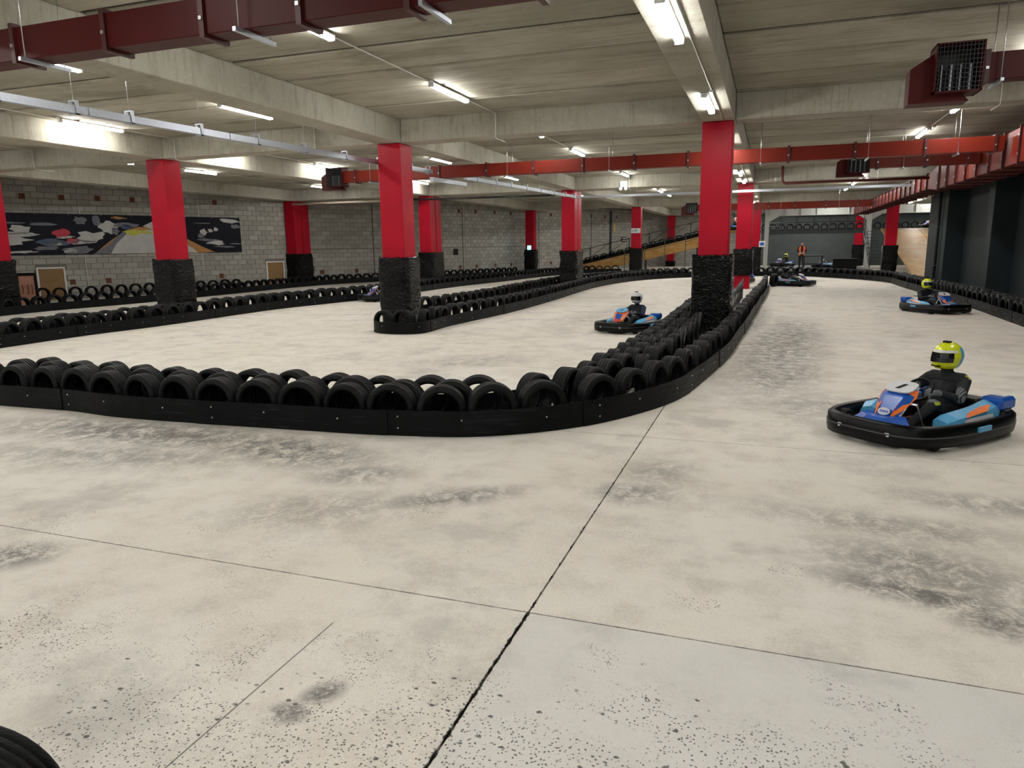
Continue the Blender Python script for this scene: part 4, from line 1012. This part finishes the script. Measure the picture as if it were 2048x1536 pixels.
    for s in (-1, 1): MB().tube([(s*.16, .62, .08), (s*.16, .60, .22), (s*.12, .60, .24)], .009, 6).build('pedal', 'steel', k)
    MB().tube([(-.25, .28, .08), (-.22, .42, .40), (.22, .42, .40), (.25, .28, .08)], .014, 8).build('hoop', 'steel', k)
    e = MB().box(-.30, .02, -.80, -.56, .10, .36, bev=.02).build('engine', 'blacksteel', k)
    MB().tube([(-.1, -.70, .36), (-.1, -.70, .40), (-.05, -.74, .44), (.16, -.80, .44)], .028, 8).build('exhaust', 'steel', e)
    MB().box(.06, .28, -.78, -.60, .10, .30, bev=.02).build('fuel_tank', 'redplastic', k)
    return k
KB = make_kart(); KO = make_kart('blue', 'orange', 'lightblue', 'redplastic', 'black', lowlogo=1, wide=1)
index_kids()
def place(src, loc, head, s, label, first=False):
    o = src if first else copy_tree(src); o.name = 'go_kart'
    rz = math.atan2(-head[0], head[1]); o.location = loc; o.rotation_euler = (0, 0, rz); o.scale = (s, s, s); tag(o, label, 'go-kart', 'go-karts on the track'); return rz
S = .98
rz = place(KB, (1.60, 8.62, 0), (-.655, -.755), S, 'blue go-kart sweeping left in the right foreground', True)
driver((1.60, 8.62, 0), rz, S, 'y', 'yellow', 'lightblue', 'driver in black suit with yellow and blue helmet in the foreground kart', R(-14))
rz = place(KO, (-3.2, 17.4, 0), (-.30, -.95), .93, 'go-kart with orange front panel coming head-on behind the near barrier', True)
driver((-3.2, 17.4, 0), rz, .93, 'b', 'white', 'lightblue', 'driver with white helmet and navy sleeves in the orange fronted kart')
rz = place(KB, (4.6, 24.0, 0), (.42, -.91), S, 'blue go-kart turning right beside the barrier along the dark wall')
driver((4.6, 24.0, 0), rz, S, 'k', 'yellow', 'yellow', 'driver in black with plain yellow helmet by the dark right wall')
rz = place(KB, (1.1, 37.6, 0), (.90, -.43), S, 'blue go-kart crossing the far end of the right track')
driver((1.1, 37.6, 0), rz, S, 'k', 'visor', 'black', 'driver in black with dark helmet on the far end of the right track')
rz = place(KB, (-14.45, 25.3, 0), (-.62, -.78), S, 'blue and white go-kart half hidden behind the column at the barrier nose')
driver((-14.45, 25.3, 0), rz, S, 'k', 'white', 'black', 'driver mostly hidden behind the black wrapped column foot')
# ------------------------------------------------------------------ scissor lattice barriers inside the near island
def lattice(name, pts, h, label):
    o = empty(name, (*pts[0], 0)); tag(o, label, 'barrier', 'folding lattice barriers'); P = resample(catmull(pts, .1), .72); b = Vector((*pts[0], 0))
    def V(p, z): return Vector((p.x, p.y, z))-b
    for i, (p, q) in enumerate(zip(P, P[1:])):
        for (za, zb) in ((.04, h), (h, .04)): MB().tube([V(p, za), V(q, zb)], .012, 6).build('slat', 'blacksteel', o)
    for p in (P[0], P[-1]): MB().tube([V(p, 0), V(p, h+.04)], .018, 8).build('end_post', 'blacksteel', o)
lattice('folding_barrier', [(-1.36, 12.3), (-1.35, 13.4), (-1.31, 15.3)], .62, 'black folding lattice barrier in front of the nearest red column')
lattice('folding_barrier', [(-1.0, 19.2), (-.98, 22), (-.95, 25), (-.95, 28.6)], .75, 'black folding lattice barrier between the nearest and the bright red column')
# ------------------------------------------------------------------ left ramp (rises to the right in front of the far wall)
def zr(x): return min(3.0, max(0.05, .35+(x+14.9)*.225))
o = empty('ramp'); tag(o, 'long plywood ramp with black edge rising to the right by the far wall', 'ramp')
xs_ = [-16.0, -13.8, -11.6, -9.4, -7.2, -5.0, -3.1]
RY0, RY1 = 55.5, 58.3
for a, b in zip(xs_, xs_[1:]):
    def quad(y0, y1, d0, d1, name, mat):
        MB().add([(a+.01, y0, zr(a)+d0), (b-.01, y0, zr(b)+d0), (b-.01, y1, zr(b)+d0), (a+.01, y1, zr(a)+d0), (a+.01, y0, zr(a)+d1), (b-.01, y0, zr(b)+d1), (b-.01, y1, zr(b)+d1), (a+.01, y1, zr(a)+d1)], [(3, 2, 1, 0), (4, 5, 6, 7), (0, 1, 5, 4), (1, 2, 6, 5), (2, 3, 7, 6), (3, 0, 4, 7)]).build(name, mat, o)
    quad(RY0, RY1, -.12, 0, 'deck_panel', 'ply'); quad(RY0-.05, RY0, -.75, .02, 'side_board', 'ply'); quad(RY1, RY1+.05, .0, .45, 'kerb_board', 'hdpe'); quad(RY0-.06, RY0-.0, .02, .12, 'edge_strip', 'hdpe')
for x in (-13, -9, -5.2): B(x-.06, x+.06, RY0+.2, RY0+.32, 0, zr(x)-.12).build('support_post', 'blacksteel', o)
B(-1.0, 15.5, 62.0, 66.2, 2.88, 3.02).build('bridge_deck', 'farwall', o)
B(-3.09, -1.01, 55.5, 66.2, 2.88, 3.0).build('landing_deck', 'ply', o)
rail = empty('railing'); tag(rail, 'grey railing with mesh panels climbing the far side of the ramp', 'railing')
px = [-15.6+1.6*i for i in range(9)]
for x in px: MB().box(x-.03, x+.03, RY1+.1, RY1+.16, zr(x), zr(x)+1.3).build('post', 'blacksteel', rail)
for a, b in zip(px, px[1:]):
    for h in (.55, 1.3): MB().tube([(a, RY1+.13, zr(a)+h), (b, RY1+.13, zr(b)+h)], .025, 6).build('rail', 'blacksteel', rail)
    MB().tube([(a, RY1+.13, zr(a)+.55), (b, RY1+.13, zr(b)+1.3)], .018, 6).build('brace', 'blacksteel', rail)
rail = empty('railing'); tag(rail, 'grey railing along the near edge of the ramp', 'railing')
px = [-10.5+1.5*i for i in range(6)]
for x in px: MB().box(x-.025, x+.025, RY0-.45, RY0-.40, 0, zr(x)+.35).build('post', 'greysteel', rail)
for a, b in zip(px, px[1:]):
    for h in (-.1, .3): MB().tube([(a, RY0-.42, zr(a)+h), (b, RY0-.42, zr(b)+h)], .022, 6).build('rail', 'greysteel', rail)
rt_ = MB()
for i in range(19):
    x = -15.4+.66*i; M = Matrix.Translation((x, RY1-.18, zr(x)+.30)) @ Matrix.Scale(.95, 4); rt_.add([M @ Vector(v) for v in LOWP.v], LOWP.f, 0, True)
for i in range(28):
    x = -2.6+.66*i; M = Matrix.Translation((x, 65.6, 3.02+.30)) @ Matrix.Scale(.95, 4); rt_.add([M @ Vector(v) for v in LOWP.v], LOWP.f, 0, True)
tag(rt_.build('ramp_tyres', 'rubber'), 'rows of tyres lining the raised ramp and bridge', 'tyres', kind='stuff')
# bridge railing, portal frame
rail = empty('railing'); tag(rail, 'grey railing along the dark bridge behind the white steel frame', 'railing')
px = [-.6+1.2*i for i in range(7)]
for x in px: MB().box(x-.045, x+.045, 62.05, 62.11, 3.02, 4.05).build('post', 'greysteel', rail)
for z in (3.1, 3.35, 3.62, 4.05): MB().tube([(px[0], 62.08, z), (px[-1], 62.08, z)], .035, 6).build('rail', 'greysteel', rail)
B(-.8, 6.9, 61.95, 62.04, 2.72, 3.03).build('edge_beam', 'greysteel', rail)
o = empty('steel_frame'); tag(o, 'white steel portal frame with haunched beam in front of the bridge', 'frame')
for x in (-.42, 6.72):
    m = MB(); m.box(x-.16, x+.16, 59.9, 59.93, 0, 4.1); m.box(x-.16, x+.16, 60.22, 60.25, 0, 4.1); m.box(x-.015, x+.015, 59.93, 60.22, 0, 4.1); m.build('stanchion', 'whitesteel', o)
    MB().prism([(x+.16, 3.65), (x+.9, 4.1), (x+.16, 4.1)], 60.0, 60.15, 'y').build('haunch', 'whitesteel', o)
    if x > 0: MB().prism([(x-.16, 3.65), (x-.16, 4.1), (x-.9, 4.1)], 60.0, 60.15, 'y').build('haunch', 'whitesteel', o)
m = MB(); m.box(-.6, 15.2, 60.06, 60.1, 4.1, 4.68); m.box(-.6, 15.2, 59.92, 60.24, 4.08, 4.11); m.build('beam_web', 'whitesteel', o)
for i in range(14): MB().box(-.2+1.1*i-.02, -.2+1.1*i+.02, 59.93, 60.06, 4.11, 4.68).build('stiffener', 'whitesteel', o)
# ------------------------------------------------------------------ right plywood ramp coming down towards the track
o = empty('ramp'); tag(o, 'wide varnished plywood ramp coming down beside the dark wall end', 'ramp')
yy = [46.5, 49.5, 52.5, 55.5, 58.5, 62.0]
def zz2(y): return .02+(y-46.5)*(3.0/15.5)
for a, b in zip(yy, yy[1:]):
    for (xa, xb) in ((7.75, 10.2), (10.22, 12.6)):
        MB().add([(xa, a+.01, zz2(a)-.08), (xb, a+.01, zz2(a)-.08), (xb, b-.01, zz2(b)-.08), (xa, b-.01, zz2(b)-.08), (xa, a+.01, zz2(a)), (xb, a+.01, zz2(a)), (xb, b-.01, zz2(b)), (xa, b-.01, zz2(b))], [(3, 2, 1, 0), (4, 5, 6, 7), (0, 1, 5, 4), (1, 2, 6, 5), (2, 3, 7, 6), (3, 0, 4, 7)]).build('deck_panel', 'ply', o)
st = empty('staircase'); tag(st, 'dark steel staircase with barred sides beside the white steel post', 'stairs')
for i in range(13):
    y = 58.6-.42*i; z = 3.0-.225*(i+1); B(6.25, 7.05, y-.4, y, z, z+.03).build('tread', 'blacksteel', st)
for x in (6.2,):
    MB().add([(x, 58.7, 2.75), (x, 53.2, -.0), (x, 53.2, .25), (x, 58.7, 3.0)], [(0, 1, 2, 3)]).build('stringer', 'greysteel', st)
    for i in range(8):
        y = 58.4-.7*i; z = 3.0-(58.7-y)*.5; MB().tube([(x, y, z), (x, y, z+1.0)], .02, 6).build('post', 'greysteel', st)
    for h in (.35, .7, 1.0): MB().tube([(x, 58.6, 3.0+h), (x, 53.3, .3+h)], .02, 6).build('rail', 'greysteel', st)
# ------------------------------------------------------------------ pit area
pit = MB().box(-.2, 6.0, 50.6, 59.0, 0, .34, bev=.02).build('pit_platform', 'farwall'); tag(pit, 'low dark pit platform behind the far bend barrier', 'platform')
def pt(src, loc, head, label): 
    o = copy_tree(src); o.name = 'go_kart'; o.location = loc; o.rotation_euler = (0, 0, math.atan2(-head[0], head[1])); o.scale = (S, S, S); tag(o, label, 'go-kart', 'karts away from the main track'); return o.rotation_euler.z
pt(KB, (3.6, 53.0, .34), (-.9, -.3), 'parked go-kart in the pit right of the marshal')
pt(KB, (4.9, 55.6, .34), (-.2, -1), 'parked go-kart in the pit beside the white steel post')
rz = pt(KB, (.8, 57.4, .34), (-.5, -.8), 'go-kart behind the marshal at the left of the pit')
driver((.8, 57.4, .34), rz, S, 'k', 'yellow', 'white', 'seated driver with green yellow helmet behind the marshal')
rz = pt(KB, (-2.2, 57.0, 3.0), (1, -.1), 'small go-kart at the top of the left ramp')
driver((-2.2, 57.0, 3.0), rz, S, 'k', 'white', 'orange', 'driver with pale helmet at the top of the left ramp')
rz = pt(KB, (11.6, 64.2, 3.02), (-.9, -.3), 'small go-kart on the bridge above the plywood ramp')
driver((11.6, 64.2, 3.02), rz, S, 'k', 'yellow', 'white', 'driver with pale yellow helmet on the bridge above the plywood ramp')
rz = pt(KB, (-1.75, 40.3, 0), (-.9, .3), 'go-kart hidden behind the nearest wrapped column')
driver((-1.75, 40.3, 0), rz, S, 'k', 'yellow', 'lightblue', 'driver whose yellow green helmet shows right of the nearest column wrap')
# work stand and boxes
o = empty('work_stand', (2.6, 51.8, .34)); tag(o, 'black work stand in front of the pit right of the marshal', 'stand')
for x in (-.55, .55):
    for y in (-.3, .3): B(x-.04, x+.04, y-.04, y+.04, 0, .82).build('leg', 'blacksteel', o)
MB().box(-.65, .65, -.4, .4, .82, .88, bev=.01).build('top', 'black', o); B(-.55, .55, -.03, .03, .3, .36).build('stretcher', 'blacksteel', o)
o = empty('storage_box', (4.5, 51.5, .34)); tag(o, 'black storage box in the pit', 'box'); MB().box(-.7, .7, -.3, .3, 0, .62, bev=.02).build('body', 'black', o); MB().box(-.72, .72, -.32, .32, .62, .68, bev=.015).build('lid', 'blacksteel', o)
# marshal
def marshal():
    m = MB()
    for s in (-1, 1):
        cap(m, (s*.10, 0, .92), (s*.11, .01, .50), .105, .070); cap(m, (s*.11, .01, .50), (s*.12, -.01, .09), .066, .045); cap(m, (s*.12, -.02, .045), (s*.14, .16, .04), .045, .036)
        sh = (s*.19, 0, 1.42); el = (s*.27, -.02, 1.14); wr = (s*.09, .20, 1.02); cap(m, sh, el, .062, .048); cap(m, el, wr, .046, .031)
        hand(m, wr, (-s, .25, -.15), (0, .1, 1), (0, .5, -.8))
    cap(m, (-.06, 0, .98), (.06, 0, .98), .125, .125); cap(m, (0, 0, 1.0), (0, 0, 1.25), .14, .15); cap(m, (-.10, 0, 1.32), (.10, 0, 1.32), .115, .115); cap(m, (-.14, 0, 1.42), (.14, 0, 1.42), .07, .07)
    cap(m, (0, 0, 1.45), (0, .015, 1.56), .056, .053); m.ell((0, .02, 1.655), .076, .094, .115, seg=16, ring=12)
    m.ell((0, .115, 1.645), .012, .018, .022, seg=8, ring=6); m.ell((0, .098, 1.595), .026, .010, .008, seg=8, ring=6)
    for s in (-1, 1): m.ell((s*.077, .01, 1.65), .010, .018, .028, seg=8, ring=6)
    me = remesh(m, .009, 'marshal_body')
    return recolour(me, ['suit', 'skin'], lambda c: 1 if (c.z > 1.515 or (c.y > .17 and .9 < c.z < 1.1)) else 0)
p = empty('person', (1.93, 52.6, .34), R(180)); p.scale = (1.0, 1.0, 1.0); tag(p, 'marshal in orange hi-vis vest standing with hands together in the pit', 'person')
link('body', marshal(), p)
v = MB()
for s in (-1, 1):
    rings = []
    for z in (.86, 1.0, 1.15, 1.3, 1.40, 1.47):
        w = {.86: .20, 1.0: .195, 1.15: .185, 1.3: .225, 1.40: .225, 1.47: .17}[z]; d = .165 if z < 1.35 else .115
        rings.append([(s*w*math.sin(R(a)), d*math.cos(R(a)), z) for a in (22, 45, 70, 95, 120, 150, 180)])
    vs = [q for r in rings for q in r]; n = 7
    v.add(vs, [(i*n+j, i*n+j+1, (i+1)*n+j+1, (i+1)*n+j) for i in range(5) for j in range(n-1)], 0, True)
ve = v.build('vest', 'vest', p); sd = ve.modifiers.new('thick', 'SOLIDIFY'); sd.thickness = .008; sd.offset = 1
v = MB()
for s in (-1, 1):
    for z in (.96, 1.08): v.add([(s*(.205)*math.sin(R(a)), .178*math.cos(R(a)), z+dz) for a in (25, 50, 75, 100, 130) for dz in (0, .045)], [(2*i, 2*i+2, 2*i+3, 2*i+1) for i in range(4)], 0, True)
v.build('reflective_bands', 'silverband', ve)
v = MB(); v.ell((0, .0, 1.70), .082, .10, .085, seg=14, ring=10); v.build('hair', 'hair', p)
v = MB()
for s in (-1, 1): v.ell((s*.03, .108, 1.665), .011, .007, .007, seg=8, ring=6)
v.build('eyes', 'visor', p)
# small control cabinet at the left wall
o = empty('control_cabinet'); tag(o, 'small copper fronted cabinet in a black frame by the left wall tyres', 'cabinet')
M = Matrix.Translation((-26.9, 19.9, 0)) @ Matrix.Rotation(R(50), 4, 'Z')
MB().box(-.26, .26, -.02, .2, .1, 1.2, M=M, bev=.01).build('body', 'copper', o)
for x in (-.34, .26): MB().box(x, x+.08, -.06, .22, 0, 1.3, M=M).build('frame_post', 'black', o)
MB().box(-.26, .26, -.06, .2, 1.2, 1.3, M=M).build('frame_head', 'black', o)
for x in (-.15, .02, .15): MB().tube([M @ Vector((x, -.06, .5)), M @ Vector((x+.02, -.09, .7)), M @ Vector((x, -.06, .85))], .012, 6).build('cable', 'black', o)
